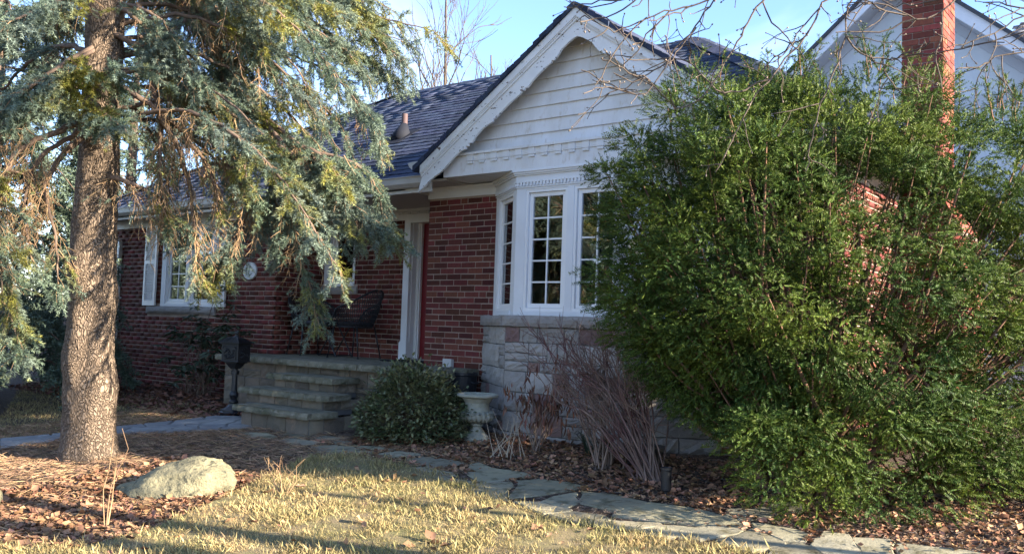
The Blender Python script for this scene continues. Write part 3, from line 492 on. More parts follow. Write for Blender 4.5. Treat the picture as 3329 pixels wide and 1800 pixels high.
# -------- gable
AX, AZ = 2.46, 4.098; GS = .688
LOW = [(0.399, 2.398), (0.484, 2.451), (0.573, 2.523), (0.663, 2.57), (0.733, 2.603), (0.745, 2.626), (0.764, 2.624), (0.85, 2.694), (0.936, 2.763), (1.01, 2.804), (1.071, 2.817), (1.076, 2.85), (1.107, 2.845), (1.112, 2.879), (1.155, 2.875), (1.213, 2.944), (1.283, 3.002), (1.354, 3.041), (1.436, 3.069), (1.437, 3.097), (1.464, 3.098), (1.504, 3.126), (1.56, 3.174), (1.651, 3.237), (1.729, 3.281), (1.79, 3.319), (1.794, 3.345), (1.834, 3.342), (1.838, 3.365), (1.872, 3.365), (1.924, 3.418), (1.999, 3.479), (2.074, 3.53), (2.159, 3.575), (2.163, 3.597), (2.196, 3.595), (2.232, 3.63), (2.282, 3.693), (2.354, 3.742), (2.416, 3.775), (2.46, 3.788)]
def gtop(x, d=0): return AZ-d-abs(x-AX)*GS
for s in (1, -1):
    mb = MB(); n = len(LOW); v = []
    for (x, z) in LOW:
        t = min(max((x-.399)/.1, 0), 1); v.append((x, z)); 
    tops = [(x, (gtop(x, .03) if x > .5 else 2.398+(gtop(.5, .03)-2.398)*((x-.399)/.101)+.004)) for x, z in LOW]
    mx_ = lambda x: x if s == 1 else 2*AX-x
    V = [(mx_(x), -.62, z) for x, z in LOW]+[(mx_(x), -.62, z) for x, z in tops]+[(mx_(x), -.592, z) for x, z in LOW]+[(mx_(x), -.592, z) for x, z in tops]
    F = []
    for i in range(n-1):
        F += [(i, i+1, n+i+1, n+i), (2*n+i+1, 2*n+i, 3*n+i, 3*n+i+1), (i+1, i, 2*n+i, 2*n+i+1), (n+i, n+i+1, 3*n+i+1, 3*n+i)]
    F += [(0, n, 3*n, 2*n)]
    if s == -1: F = [q[::-1] for q in F]
    bb = O('bargeboard', mb.add(V, F), 'barge', house, label='scalloped white bargeboard, %s slope of the gable' % ('left' if s == 1 else 'right'))
    for (d0, d1, pr_) in ((.03, .115, .04), (.115, .128, .028), (.128, .150, .018)):
        x0 = .45; mb = MB()
        a0, a1, b0, b1 = gtop(x0, d0), gtop(x0, d1), gtop(AX, d0), gtop(AX, d1); yf = -.62-pr_
        mb.hexa([(mx_(x0), yf, a1), (AX, yf, b1), (AX, -.6205, b1), (mx_(x0), -.6205, a1)], [(mx_(x0), yf, a0), (AX, yf, b0), (AX, -.6205, b0), (mx_(x0), -.6205, a0)])
        if s == -1: mb.f = [q[::-1] for q in mb.f]
        O('rake_moulding', mb, 'barge', bb)
    # gable roof slab with ragged shingle edge
    gr = MB(); x0 = .36; k = 26
    for i in range(k):
        xa, xb = x0+(AX-x0)*i/k, x0+(AX-x0)*(i+1.02)/k; ya = -.685+random.uniform(-.012, .012); th = .014+random.uniform(0, .012)
        za, zb = gtop(xa), gtop(min(xb, AX)); xb = min(xb, AX)
        gr.hexa([(mx_(xa), ya, za-.03), (mx_(xb), ya, zb-.03), (mx_(xb), 2.6, zb-.03), (mx_(xa), 2.6, za-.03)], [(mx_(xa), ya, za+th+.012), (mx_(xb), ya, zb+th), (mx_(xb), 2.6, zb+th), (mx_(xa), 2.6, za+th+.012)])
    if s == -1: gr.f = [q[::-1] for q in gr.f]
    O('gable_roof', gr, 'shingle', house)
# little gutter end at the gable eave
gg = MB().prism([(.20, 2.745), (.345, 2.755), (.385, 2.655), (.275, 2.66), (.225, 2.70)][::-1], lambda a, b: (a, -.60, b), lambda a, b: (a, .3, b))
O('gable_gutter', gg, 'gutter', house, label='short gutter end at the left foot of the gable')
# siding boards
sg = O('gable_siding', MB().prism([(1.02, 2.75), (3.9, 2.75), (AX+.15, 3.95), (AX-.15, 3.95)], lambda a, b: (a, -.36, b), lambda a, b: (a, -.02, b)), 'siding', house)
z = 2.80; i = 0
while z < 3.93:
    h = .139; za = z+h; xa = AX-(AZ-.10-z)/GS; xb = AX-(AZ-.10-za)/GS if za < AZ-.12 else AX-.05; sk = random.uniform(-.004, .004)
    xa = max(xa, .75); xb = max(xb, .75)
    O('siding_board', MB().hexa([(xa, -.425+sk, z), (2*AX-xa, -.425-sk, z), (2*AX-xa, -.37, z), (xa, -.37, z)], [(xb, -.402+sk, za), (2*AX-xb, -.402-sk, za), (2*AX-xb, -.37, za), (xb, -.37, za)]), 'siding', sg); z = za; i += 1
# beam with block dentils
bm_ = O('gable_beam', MB().box(.66, 4.26, -.50, -.02, 2.56, 2.775).box(.72, 4.20, -.535, -.5005, 2.775, 2.80).box(.72, 4.20, -.5005, -.37, 2.7755, 2.80), 'siding', house, label='white beam with block dentils above the bay window')
d1 = MB().box(-.042, .042, -.022, 0, .028, .095).box(-.036, .036, -.018, 0, 0, .026); m1 = bpy.data.meshes.new('beam_dentil'); m1.from_pydata(d1.v, [], d1.f); m1.materials.append(M['siding'])
d2 = MB().box(-.04, .04, -.010, 0, .03, .095).box(-.04, .04, -.014, 0, .045, .05); m2 = bpy.data.meshes.new('beam_block'); m2.from_pydata(d2.v, [], d2.f); m2.materials.append(M['siding'])
x = 1.05
while x < 3.9:
    O('dentil', m1, None, bm_, loc=(x, -.5005, 2.68)); O('block', m2, None, bm_, loc=(x+.0823, -.5005, 2.68)); x += .1645
# -------- bay window
PA, PB, PC, PD = (1.02, 0), (1.655, -.45), (3.005, -.45), (3.64, 0)
class Fr:   # wall-local frame: u along, n outward
    def __init__(s, a, b):
        s.a = Vector((a[0], a[1], 0)); d = Vector((b[0]-a[0], b[1]-a[1], 0)); s.L = d.length; s.u = d/s.L; s.n = Vector((s.u.y, -s.u.x, 0))
    def p(s, u, n, z): return s.a+s.u*u+s.n*n+Vector((0, 0, z))
    def box(s, mb, u0, u1, n0, n1, z0, z1):
        mb.hexa([s.p(u0, n1, z0), s.p(u1, n1, z0), s.p(u1, n0, z0), s.p(u0, n0, z0)], [s.p(u0, n1, z1), s.p(u1, n1, z1), s.p(u1, n0, z1), s.p(u0, n0, z1)]); return mb
def window(fr, u0, u1, z0, z1, rec, cols, rows, label=None, sash=.045, frame=.03, curtain=None):
    """casement: frame in the opening, sash, panes and muntins. rec = recess of the glass behind the wall face"""
    mb = MB()
    for (a, b, n0, n1, ww) in ((u0, u1, -rec-.05, -rec+.045, frame),):
        fr.box(mb, a, a+ww, n0, n1, z0, z1); fr.box(mb, b-ww, b, n0, n1, z0, z1); fr.box(mb, a+ww, b-ww, n0, n1, z0, z0+ww); fr.box(mb, a+ww, b-ww, n0, n1, z1-ww, z1)
    w_ = O('window', mb, 'vinyl', house, label=label)
    a, b, c, d = u0+frame, u1-frame, z0+frame, z1-frame; mb = MB(); n0, n1 = -rec-.03, -rec+.022
    e = .0015
    fr.box(mb, a+e, a+sash, n0, n1, c+e, d-e); fr.box(mb, b-sash, b-e, n0, n1, c+e, d-e); fr.box(mb, a+sash, b-sash, n0, n1, c+e, c+sash); fr.box(mb, a+sash, b-sash, n0, n1, d-sash, d-e)
    O('sash', mb, 'vinyl', w_, bevel=.004)
    a += sash; b -= sash; c += sash; d -= sash; mw = .016
    for i in range(1, cols): u = a+(b-a)*i/cols; O('muntin', fr.box(MB(), u-mw/2, u+mw/2, -rec-.012, -rec+.012, c, d), 'vinyl', w_)
    for j in range(1, rows): z_ = c+(d-c)*j/rows; O('muntin', fr.box(MB(), a, b, -rec-.0105, -rec+.0105, z_-mw/2, z_+mw/2), 'vinyl', w_)
    for i in range(cols):
        for j in range(rows):
            ua, ub = a+(b-a)*i/cols, a+(b-a)*(i+1)/cols; za, zb = c+(d-c)*j/rows, c+(d-c)*(j+1)/rows
            O('pane', fr.box(MB(), ua+.001, ub-.001, -rec-.003, -rec+.003, za+.001, zb-.001), 'glass', w_)
    # curtains hang behind the glass
    for (ca, cb) in (curtain or []):
        n = 26; v = []; f = []
        for i in range(n+1):
            u = u0+(u1-u0)*(ca+(cb-ca)*i/n); nn = -rec-.12+.018*math.sin(i*1.9)+.008*math.sin(i*.7)
            v += [fr.p(u, nn, z0+.02), fr.p(u, nn, z1-.02)]
        for i in range(n): f.append((2*i, 2*i+2, 2*i+3, 2*i+1))
        O('curtain', MB().add(v, f), 'curtain', w_, smooth=True)
    return w_
segs = [Fr(PA, PB), Fr(PB, PC), Fr(PC, PD)]
Z0, Z1 = 1.12, 2.355
bay = MB()
for i, s in enumerate(segs):
    L_ = s.L; e0 = .0 ; 
    s.box(bay, 0, .12 if i else .11, -.09, .0, 1.072, Z1+.02); s.box(bay, L_-.12, L_-.0005, -.09, .0, 1.072, Z1+.02)
    s.box(bay, .12 if i else .11, L_-.12, -.09, .012, 1.072, Z0); s.box(bay, .12 if i else .11, L_-.12, -.09, .001, Z1, Z1+.02)
segs[1].box(bay, segs[1].L/2-.04, segs[1].L/2+.04, -.09, .002, Z0, Z1)
for s in segs: s.box(bay, -.004, s.L+.004, -.09, .004, Z1+.0205, 2.56)
bayo = O('bay_frame', bay, 'white', house, label='white posts and frieze of the bay window')
bc = MB()
for s in segs:
    for (d, a, b) in ((.012, Z1+.021, Z1+.03), (.022, 2.43, 2.445), (.014, 2.445, 2.50), (.03, 2.50, 2.515), (.045, 2.515, 2.535), (.06, 2.535, 2.559)):
        ex = d*.36; bc.hexa([s.p(-ex, d, a), s.p(s.L+ex, d, a), s.p(s.L, 0.0045, a), s.p(0, 0.0045, a)], [s.p(-ex, d, b), s.p(s.L+ex, d, b), s.p(s.L, .0045, b), s.p(0, .0045, b)])
O('bay_cornice', bc, 'white', bayo)
for s in segs[:2]:
    n = int(s.L/.041)
    for i in range(n):
        u = (i+.5)*s.L/n; O('dentil', s.box(MB(), u-.011, u+.011, .004, .022, 2.395, 2.430), 'white', bayo)
mid = segs[1].L/2
window(segs[1], .12, mid-.04, Z0, Z1, .05, 2, 5, 'left front casement of the bay window', curtain=[(-.02, .10)])
window(segs[1], mid+.04, segs[1].L-.12, Z0, Z1, .05, 2, 5, 'right front casement of the bay window', curtain=[(.9, 1.02)])
window(segs[0], .11, segs[0].L-.12, Z0, Z1, .05, 1, 5, 'narrow left side casement of the bay window', curtain=[(.05, .75)])
window(segs[2], .11, segs[2].L-.12, Z0, Z1, .05, 1, 5)
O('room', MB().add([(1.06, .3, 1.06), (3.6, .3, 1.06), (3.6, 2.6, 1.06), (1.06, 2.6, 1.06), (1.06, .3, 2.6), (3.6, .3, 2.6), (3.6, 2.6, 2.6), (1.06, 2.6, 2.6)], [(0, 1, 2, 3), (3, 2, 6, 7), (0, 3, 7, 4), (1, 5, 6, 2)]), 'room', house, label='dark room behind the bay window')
# bay stone base
def ashlar(L_, H, seed):
    r_ = random.Random(seed); out = []; z = 0
    while z < H-.02:
        h = r_.choice((.10, .19, .21, .24)); h = min(h, H-z)
        if H-z-h < .07: h = H-z
        u = 0
        while u < L_-.01:
            w_ = r_.uniform(.12, .40) if h > .12 else r_.uniform(.15, .34); w_ = min(w_, L_-u)
            if L_-u-w_ < .07: w_ = L_-u
            if h > .17 and r_.random() < .28:
                k = r_.uniform(.35, .65); out.append((u, u+w_, z, z+h*k)); out.append((u, u+w_, z+h*k, z+h))
            else: out.append((u, u+w_, z, z+h))
            u += w_
        z += h
    return out
def stone(fr, u0, u1, z0, z1, seed, depth=.03, rough=.012, nu=5, nz=4, joint=.006):
    r_ = random.Random(seed); mb = MB(); v = []; off = r_.uniform(0, .012)
    u0 += joint; u1 -= joint; z0 += joint; z1 -= joint
    for j in range(nz+1):
        for i in range(nu+1):
            e = i in (0, nu) or j in (0, nz); n = depth*.55+off*.3 if e else depth+off+r_.uniform(-rough, rough)
            ju, jz = r_.uniform(-.004, .004), r_.uniform(-.004, .004)
            v.append(fr.p(u0+(u1-u0)*i/nu+ju, n, z0+(z1-z0)*j/nz+jz))
    f = [(j*(nu+1)+i, j*(nu+1)+i+1, (j+1)*(nu+1)+i+1, (j+1)*(nu+1)+i) for j in range(nz) for i in range(nu)]
    o = len(v); ring = [i for i in range(nu+1)]+[(j*(nu+1)+nu) for j in range(1, nz+1)]+[nz*(nu+1)+i for i in range(nu-1, -1, -1)]+[j*(nu+1) for j in range(nz-1, 0, -1)]
    for k in ring:
        q = Vector(v[k]); d = (q-fr.a).dot(fr.n); v.append(q-fr.n*(d+.012))
    m_ = len(ring); f += [(ring[(k+1) % m_], ring[k], o+k, o+(k+1) % m_) for k in range(m_)]
    return mb.add(v, f)
SA_, SB_, SC_, SD_ = (.90, .0), (1.615, -.51), (3.045, -.51), (3.76, 0)
base = O('stone_base', MB().prism([SA_, SB_, SC_, SD_, (3.76, -.001), (.9, -.001)][:4], lambda a, b: (a, b, -.45), lambda a, b: (a, b, .955)), 'mortar', house, label='grey and red stone base below the bay window')
base.data.materials.clear(); base.data.materials.append(M['grout'])
for si, (a, b) in enumerate(((SA_, SB_), (SB_, SC_), (SC_, SD_))):
    f_ = Fr(a, b)
    for k, (u0, u1, z0, z1) in enumerate(ashlar(f_.L, 1.155, 31+si)):
        rr = random.Random(k*7+si); O('stone', stone(f_, u0, u1, z0-.2, z1-.2, k+si*100, .012), 'redstone' if rr.random() < .09 else 'limestone', base)
sill = MB()
for si, (a, b, c0, c1) in enumerate((((.86, .0), (1.598, -.545), .0, 0), ((1.598, -.545), (2.33, -.545), 0, 0), ((2.33, -.545), (3.062, -.545), 0, 0), ((3.062, -.545), (3.80, 0), 0, 0))):
    f_ = Fr(a, b); O('sill_stone', stone(f_, 0, f_.L, .958, 1.072, 900+si, .02, .006, 12, 3, .002), 'sillstone', base)
O('sill_top', MB().prism([(.87, -.001), (1.60, -.54), (3.06, -.54), (3.79, -.001)], lambda a, b: (a, b, .975), lambda a, b: (a, b, 1.068)), 'sillstone', base)
# -------- left wing window with shutters
f0 = Fr((-7.25, 0), (-2.85, 0)); U = lambda x: x+7.25
wt = MB(); 
for (a, b, c, d) in ((-5.74, -5.62, 1.095, 2.36), (-4.42, -4.30, 1.095, 2.36), (-5.62, -4.42, 2.26, 2.36), (-5.62, -4.42, 1.095, 1.135), (-5.06, -4.98, 1.135, 2.26)): f0.box(wt, U(a), U(b), -.12, .018, c, d)
O('window_trim', wt, 'white', house)
window(f0, U(-5.62), U(-5.06), 1.135, 2.26, .045, 2, 5, 'left casement of the shuttered window', curtain=[(-.02, .22), (.62, 1.0)])
window(f0, U(-4.98), U(-4.42), 1.135, 2.26, .045, 2, 5, 'right casement of the shuttered window', curtain=[(-.02, .7)])
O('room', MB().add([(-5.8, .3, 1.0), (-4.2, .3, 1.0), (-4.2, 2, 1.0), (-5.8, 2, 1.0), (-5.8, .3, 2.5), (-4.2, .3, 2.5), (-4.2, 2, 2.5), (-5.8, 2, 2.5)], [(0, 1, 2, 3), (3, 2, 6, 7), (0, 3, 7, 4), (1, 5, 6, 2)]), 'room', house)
O('window_sill', stone(f0, U(-6.13), U(-4.24), .978, 1.092, 77, .05, .006, 20, 3, .001), 'sillstone', house)
for (a, b, nm) in ((-6.21, -5.86, 'left'), (-4.30, -3.98, 'right')):
    mb = MB(); n0, n1 = .022, .055; c, d = 1.10, 2.40
    f0.box(mb, U(a), U(a)+.045, n0, n1, c, d); f0.box(mb, U(b)-.045, U(b), n0, n1, c, d); f0.box(mb, U(a)+.045, U(b)-.045, n0, n1, c, c+.075); f0.box(mb, U(a)+.045, U(b)-.045, n0, n1, d-.06, d); f0.box(mb, U(a)+.045, U(b)-.045, n0, n1, 1.76, 1.82); f0.box(mb, U(a)+.045, U(b)-.045, .023, .027, c+.075, d-.06)
    shu = O('shutter', mb, 'vinyl', house, label='white louvred shutter on the %s of the window' % nm)
    z = c+.085
    while z < d-.08:
        if not (1.745 < z < 1.82):
            O('slat', MB().hexa([f0.p(U(a)+.046, .052, z), f0.p(U(b)-.046, .052, z), f0.p(U(b)-.046, .029, z+.018), f0.p(U(a)+.046, .029, z+.018)], [f0.p(U(a)+.046, .053, z+.008), f0.p(U(b)-.046, .053, z+.008), f0.p(U(b)-.046, .03, z+.028), f0.p(U(a)+.046, .03, z+.028)]), 'vinyl', shu)
        z += .036
# downspout
ds = MB().hexa([(-7.05, -.085, -.1), (-6.975, -.085, -.1), (-6.975, -.02, -.1), (-7.05, -.02, -.1)], [(-7.05, -.085, 2.15), (-6.975, -.085, 2.15), (-6.975, -.02, 2.15), (-7.05, -.02, 2.15)])
ds.hexa([(-7.05, -.0851, 2.15), (-6.975, -.0851, 2.15), (-6.975, -.02, 2.15), (-7.05, -.02, 2.15)], [(-7.05, -.46, 2.48), (-6.975, -.46, 2.48), (-6.975, -.39, 2.49), (-7.05, -.39, 2.49)])
ds.hexa([(-7.05, -.4, -.17), (-6.975, -.4, -.17), (-6.975, -.4, -.11), (-7.05, -.4, -.11)], [(-7.05, -.0852, -.1), (-6.975, -.0852, -.1), (-6.975, -.0852, -.02), (-7.05, -.0852, -.02)])
dso = O('downspout', ds, 'vinyl', house, bevel=.01)
for z in (.3, 1.2, 2.05): O('bracket', MB().box(-7.075, -6.95, -.09, -.008, z, z+.03), 'vinyl', dso)
# -------- porch window
f1 = Fr((-2.85, .8), (0, .8)); V_ = lambda x: x+2.85
wt = MB(); f1.box(wt, V_(-2.80), V_(-2.66), -.10, .012, 1.45, 2.325); f1.box(wt, V_(-2.66), V_(-2.165), -.10, .012, 2.27, 2.325); f1.box(wt, V_(-2.66), V_(-2.165), -.10, .02, 1.447, 1.485)
O('window_trim', wt, 'white', house)
window(f1, V_(-2.66), V_(-2.165), 1.485, 2.27, .055, 1, 1, 'plain dark porch window', sash=.05)
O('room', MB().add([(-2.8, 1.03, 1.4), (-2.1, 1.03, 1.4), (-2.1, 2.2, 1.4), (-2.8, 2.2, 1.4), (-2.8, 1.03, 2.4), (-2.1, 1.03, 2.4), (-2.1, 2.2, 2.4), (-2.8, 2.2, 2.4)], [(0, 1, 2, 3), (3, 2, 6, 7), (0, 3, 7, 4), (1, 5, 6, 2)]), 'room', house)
O('window_sill', stone(f1, V_(-2.84), V_(-2.085), 1.332, 1.442, 78, .045, .003, 10, 2, .001), 'sillstone', house)
# -------- door
dt = MB(); f1.box(dt, V_(-1.182), V_(-1.072), -.02, .03, .47, 2.33); f1.box(dt, V_(-1.198), V_(-1.06), -.02, .042, .47, .70); f1.box(dt, V_(-1.19), V_(-1.065), -.02, .036, .70, .715)
f1.box(dt, V_(-1.075), V_(-.02), -.02, .028, 2.285, 2.3245)
f1.box(dt, V_(-1.0755), V_(-1.06), -.20, -.0201, .47, 2.32); f1.box(dt, V_(-1.06), V_(-.06), -.20, -.0201, 2.29, 2.32)
do = O('door_frame', dt, 'white', house)
st_ = MB(); f1.box(st_, V_(-1.06), V_(-1.02), -.14, -.10, .49, 2.29); f1.box(st_, V_(-1.02), V_(-1.0), -.155, -.115, .49, 2.29); O('door_stop', st_, 'vinyl', do)
dr = MB(); f1.box(dr, V_(-1.06), V_(-.07), -.19, -.1555, .49, 2.29)
dr_o = O('front_door', dr, 'red', house, label='red front door half hidden by the brick corner')
for zz in (.62, 1.15, 1.68):
    pnl = MB(); f1.box(pnl, V_(-.93), V_(-.6), -.1555, -.147, zz, zz+.42); f1.box(pnl, V_(-.5), V_(-.18), -.1555, -.147, zz, zz+.42); O('door_panel', pnl, 'red', dr_o, bevel=.004)
O('door_sill', MB().box(-1.06, -.06, .80, 1.0, .45, .488), 'sillstone', house)
# vent stack on the roof
vx, vy = -1.50, 1.0; vz = EZ+(vy-EY)*SL
vt = thing_vent = O('vent_flashing', MB().tube([(vx-.01, vy-.10, vz-.10), (vx, vy-.02, vz+.05), (vx, vy, vz+.17)], [.13, .105, .046], 20), 'lead', house, smooth=True)
O('vent_pipe', MB().tube([(vx, vy, vz+.1), (vx, vy, vz+.31)], [.042, .042], 18), 'rust', vt, smooth=False)
O('flashing_sheet', MB().hexa([(vx-.19, vy-.3, EZ+(vy-.3-EY)*SL+.022), (vx+.19, vy-.3, EZ+(vy-.3-EY)*SL+.022), (vx+.19, vy+.15, EZ+(vy+.15-EY)*SL+.022), (vx-.19, vy+.15, EZ+(vy+.15-EY)*SL+.022)], [(vx-.19, vy-.3, EZ+(vy-.3-EY)*SL+.026), (vx+.19, vy-.3, EZ+(vy-.3-EY)*SL+.026), (vx+.19, vy+.15, EZ+(vy+.15-EY)*SL+.026), (vx-.19, vy+.15, EZ+(vy+.15-EY)*SL+.026)]), 'lead', vt)
# wall plaques
pq = thing('wall_plaque', 'oval white ceramic plaque hung on the brick beside the shuttered window', 'plaque', (-3.44, 0, 1.62))
e = MB(); n = 36; v = []
for (k, yy) in ((1.0, -.008), (1.0, -.026), (.92, -.034), (.86, -.026)): v += [(-3.44+.155*k*math.cos(2*math.pi*i/n), yy, 1.62+.125*k*math.sin(2*math.pi*i/n)) for i in range(n)]
f = [tuple(range(n))[::-1]]
for q in range(3): f += [(q*n+i, q*n+(i+1) % n, (q+1)*n+(i+1) % n, (q+1)*n+i) for i in range(n)]
f += [tuple(range(3*n, 4*n))]
O('plate', e.add(v, [q[::-1] for q in f]), 'plaque', pq)
rl = MB(); r_ = random.Random(3)
for _ in range(16):
    a = r_.uniform(0, 6.28); rr = math.sqrt(r_.random())*.8; cx, cz = -3.44+.12*rr*math.cos(a), 1.62+.095*rr*math.sin(a); rl.tube([(cx-.02*math.cos(a*3), -.027, cz-.02*math.sin(a*3)), (cx, -.034, cz), (cx+.02*math.cos(a*3), -.027, cz+.015*math.sin(a*2))], [.004, .009, .004], 6)
O('relief', rl, 'plaque2', pq, smooth=True)
pl2 = thing('house_sign', 'small dark rectangular plate fixed high on the brick wall', 'sign', (-3.32, 0, 2.02))
O('plate', MB().box(-3.40, -3.24, -.028, -.008, 1.93, 2.11), 'black', pl2, bevel=.004); O('rim', MB().box(-3.395, -3.245, -.034, -.0281, 1.935, 1.95).box(-3.395, -3.245, -.034, -.0281, 2.09, 2.105), 'lead', pl2)
# ================================================================ PORCH
PZ = .47
porch = thing('stone_porch', 'stone porch with three rough flagstone steps in front of the door', 'porch', (-1.1, -.4, -.18))
def rough_slab(x0, x1, y0, y1, z0, z1, seed, sides='fr', jit=.014):
    """thick natural slab: ragged front and side edges"""
    r_ = random.Random(seed); pts = []; n = max(6, int((x1-x0)/.06))
    for i in range(n+1): pts.append((x0+(x1-x0)*i/n, y0+(r_.uniform(-jit, jit) if 0 < i < n else 0)))
    m_ = max(3, int((y1-y0)/.07))
    for i in range(1, m_): pts.append((x1+(r_.uniform(-jit, jit) if 'r' in sides else 0), y0+(y1-y0)*i/m_))
    pts += [(x1, y1), (x0, y1)]; k = len(pts); v = []
    v += [(a, b, z0) for a, b in pts]
    h = z1-z0
    v += [(a+r_.uniform(-.006, .006), b+(r_.uniform(-.012, .004) if b < y1-.001 else 0), z0+h*.45) for a, b in pts]
    v += [(a, b+(.008 if b < y1-.001 else 0), z1-.006+r_.uniform(-.004, .004)) for a, b in pts]
    c = (sum(p[0] for p in pts)/k, sum(p[1] for p in pts)/k)
    v += [(a+(c[0]-a)*.03, b+(c[1]-b)*.06, z1) for a, b in pts]
    f = [tuple(range(k))[::-1], tuple(range(3*k, 4*k))]
    for q in range(3): f += [(q*k+i, q*k+(i+1) % k, (q+1)*k+(i+1) % k, (q+1)*k+i) for i in range(k)]
    return MB().add(v, f)
for i, (a, b) in enumerate(((-3.05, -1.62), (-1.615, -.30), (-.295, .86))): O('floor_slab', rough_slab(a, b, -.775-(.012 if i == 1 else 0), (0-.008 if i == 2 else .795), .40, PZ+.001*i, 40+i, 'r' if i == 2 else ''), 'tread', porch)
O('floor_slab', MB().box(-.29, -.003, -.002, .795, .40, PZ), 'tread', porch)
O('core', MB().box(-2.97, .78, -.66, -.012, -.4, .399).box(-2.84, -.01, -.012, .79, -.4, .399), 'grout', porch)
fp = Fr((-2.97, -.66), (.78, -.66))
for k, (u0, u1, z0, z1) in enumerate(ashlar(fp.L, .60, 5)): O('stone', stone(fp, u0, u1, z0-.205, z1-.205, 300+k, .014, .010), 'porchstone', porch)
fl = Fr((-2.97, -.012), (-2.97, -.66))
fr_ = Fr((.78, -.66), (.78, -.012))
for k, (u0, u1, z0, z1) in enumerate(ashlar(fr_.L, .60, 6)): O('stone', stone(fr_, u0, u1, z0-.205, z1-.205, 400+k, .014, .010), 'porchstone', porch)
steps = [(-1.52, -.34, -1.09, .315, .16), (-1.58, -.11, -1.43, .16, .005), (-1.20, .075, -1.755, .005, -.23)]
prevy = -.675
for i, (x0, x1, yf, zt, zb) in enumerate(steps):
    O('step', rough_slab(x0, x1, yf, prevy+.08 if i else -.68, zt-.065, zt, 60+i, 'r', .034), 'tread', porch)
    rx0, rx1, ry = x0+.07, x1-.06, yf+.06; zlow = (steps[i+1][3]-.02 if i < 2 else -.34)
    O('riser_core', MB().box(rx0, rx1, ry+.02, -.68 if i == 0 else prevy+.15, zlow-.05, zt-.062), 'grout', porch)
    for (f_, L_) in ((Fr((rx0, ry+.02), (rx1, ry+.02)), rx1-rx0), (Fr((rx1, ry+.02), (rx1, -.68)), -.68-ry-.02)):
        u = 0; rr = random.Random(i*9+3)
        while u < L_-.01:
            w_ = min(rr.uniform(.16, .34), L_-u)
            if L_-u-w_ < .08: w_ = L_-u
            O('riser_stone', stone(f_, u, u+w_, zlow, zt-.062, rr.randint(0, 9999), .012, .008, 4, 3), 'porchstone', porch); u += w_
    prevy = yf
# loose rock beside the steps
def boulder(name, label, cat, c, rx, ry, rz, seed, m, rot=0, lump=.22, sub=40, group=None, shape=None):
    n, k = sub, sub//2; v = []
    for j in range(k+1):
        th = math.pi*j/k
        for i in range(n):
            ph = 2*math.pi*i/n; d = Vector((math.sin(th)*math.cos(ph), math.sin(th)*math.sin(ph), math.cos(th)))
            s_ = 1+.05*max(0, mnoise.noise(d*5.3+Vector((seed, seed, 0))))+.025*mnoise.noise(d*22)+lump*mnoise.noise(d*1.3+Vector((seed, 0, 0)))+lump*.4*mnoise.noise(d*3.1+Vector((0, seed, 0)))+lump*.12*mnoise.noise(d*9+Vector((0, 0, seed)))
            p = Vector((d.x*rx, d.y*ry, d.z*rz))*s_
            if shape: p = shape(p)
            x, y = p.x*math.cos(rot)-p.y*math.sin(rot), p.x*math.sin(rot)+p.y*math.cos(rot); v.append((c[0]+x, c[1]+y, c[2]+p.z))
    f = [(j*n+i, (j+1)*n+i, (j+1)*n+(i+1) % n, j*n+(i+1) % n) for j in range(k) for i in range(n)]
    o = O(name, MB().add(v, f), m, smooth=True)
    return tag(o, label, cat, group)
boulder('rock', 'small white-topped rock lying beside the lowest step', 'rock', (-1.14, -1.45, -.17), .20, .13, .11, 3, 'rock', .3)
def wedge(p):   # long low boulder, high at the right, tapering to the left
    t = (p.x+.40)/.8; return Vector((p.x, p.y, p.z*(.45+.75*t)+.03*t))
boulder('boulder', 'large lichen-covered boulder at the lawn edge in front of the spruce', 'boulder', (1.10, -3.80, -.36), .40, .27, .215, 23, 'boulder', .62, .27, 72, shape=wedge)
boulder('boulder', 'rounded boulder cut off by the left edge of the picture', 'boulder', (.36, -4.95, -.42), .16, .20, .19, 5, 'boulder', .2, .2, 40)
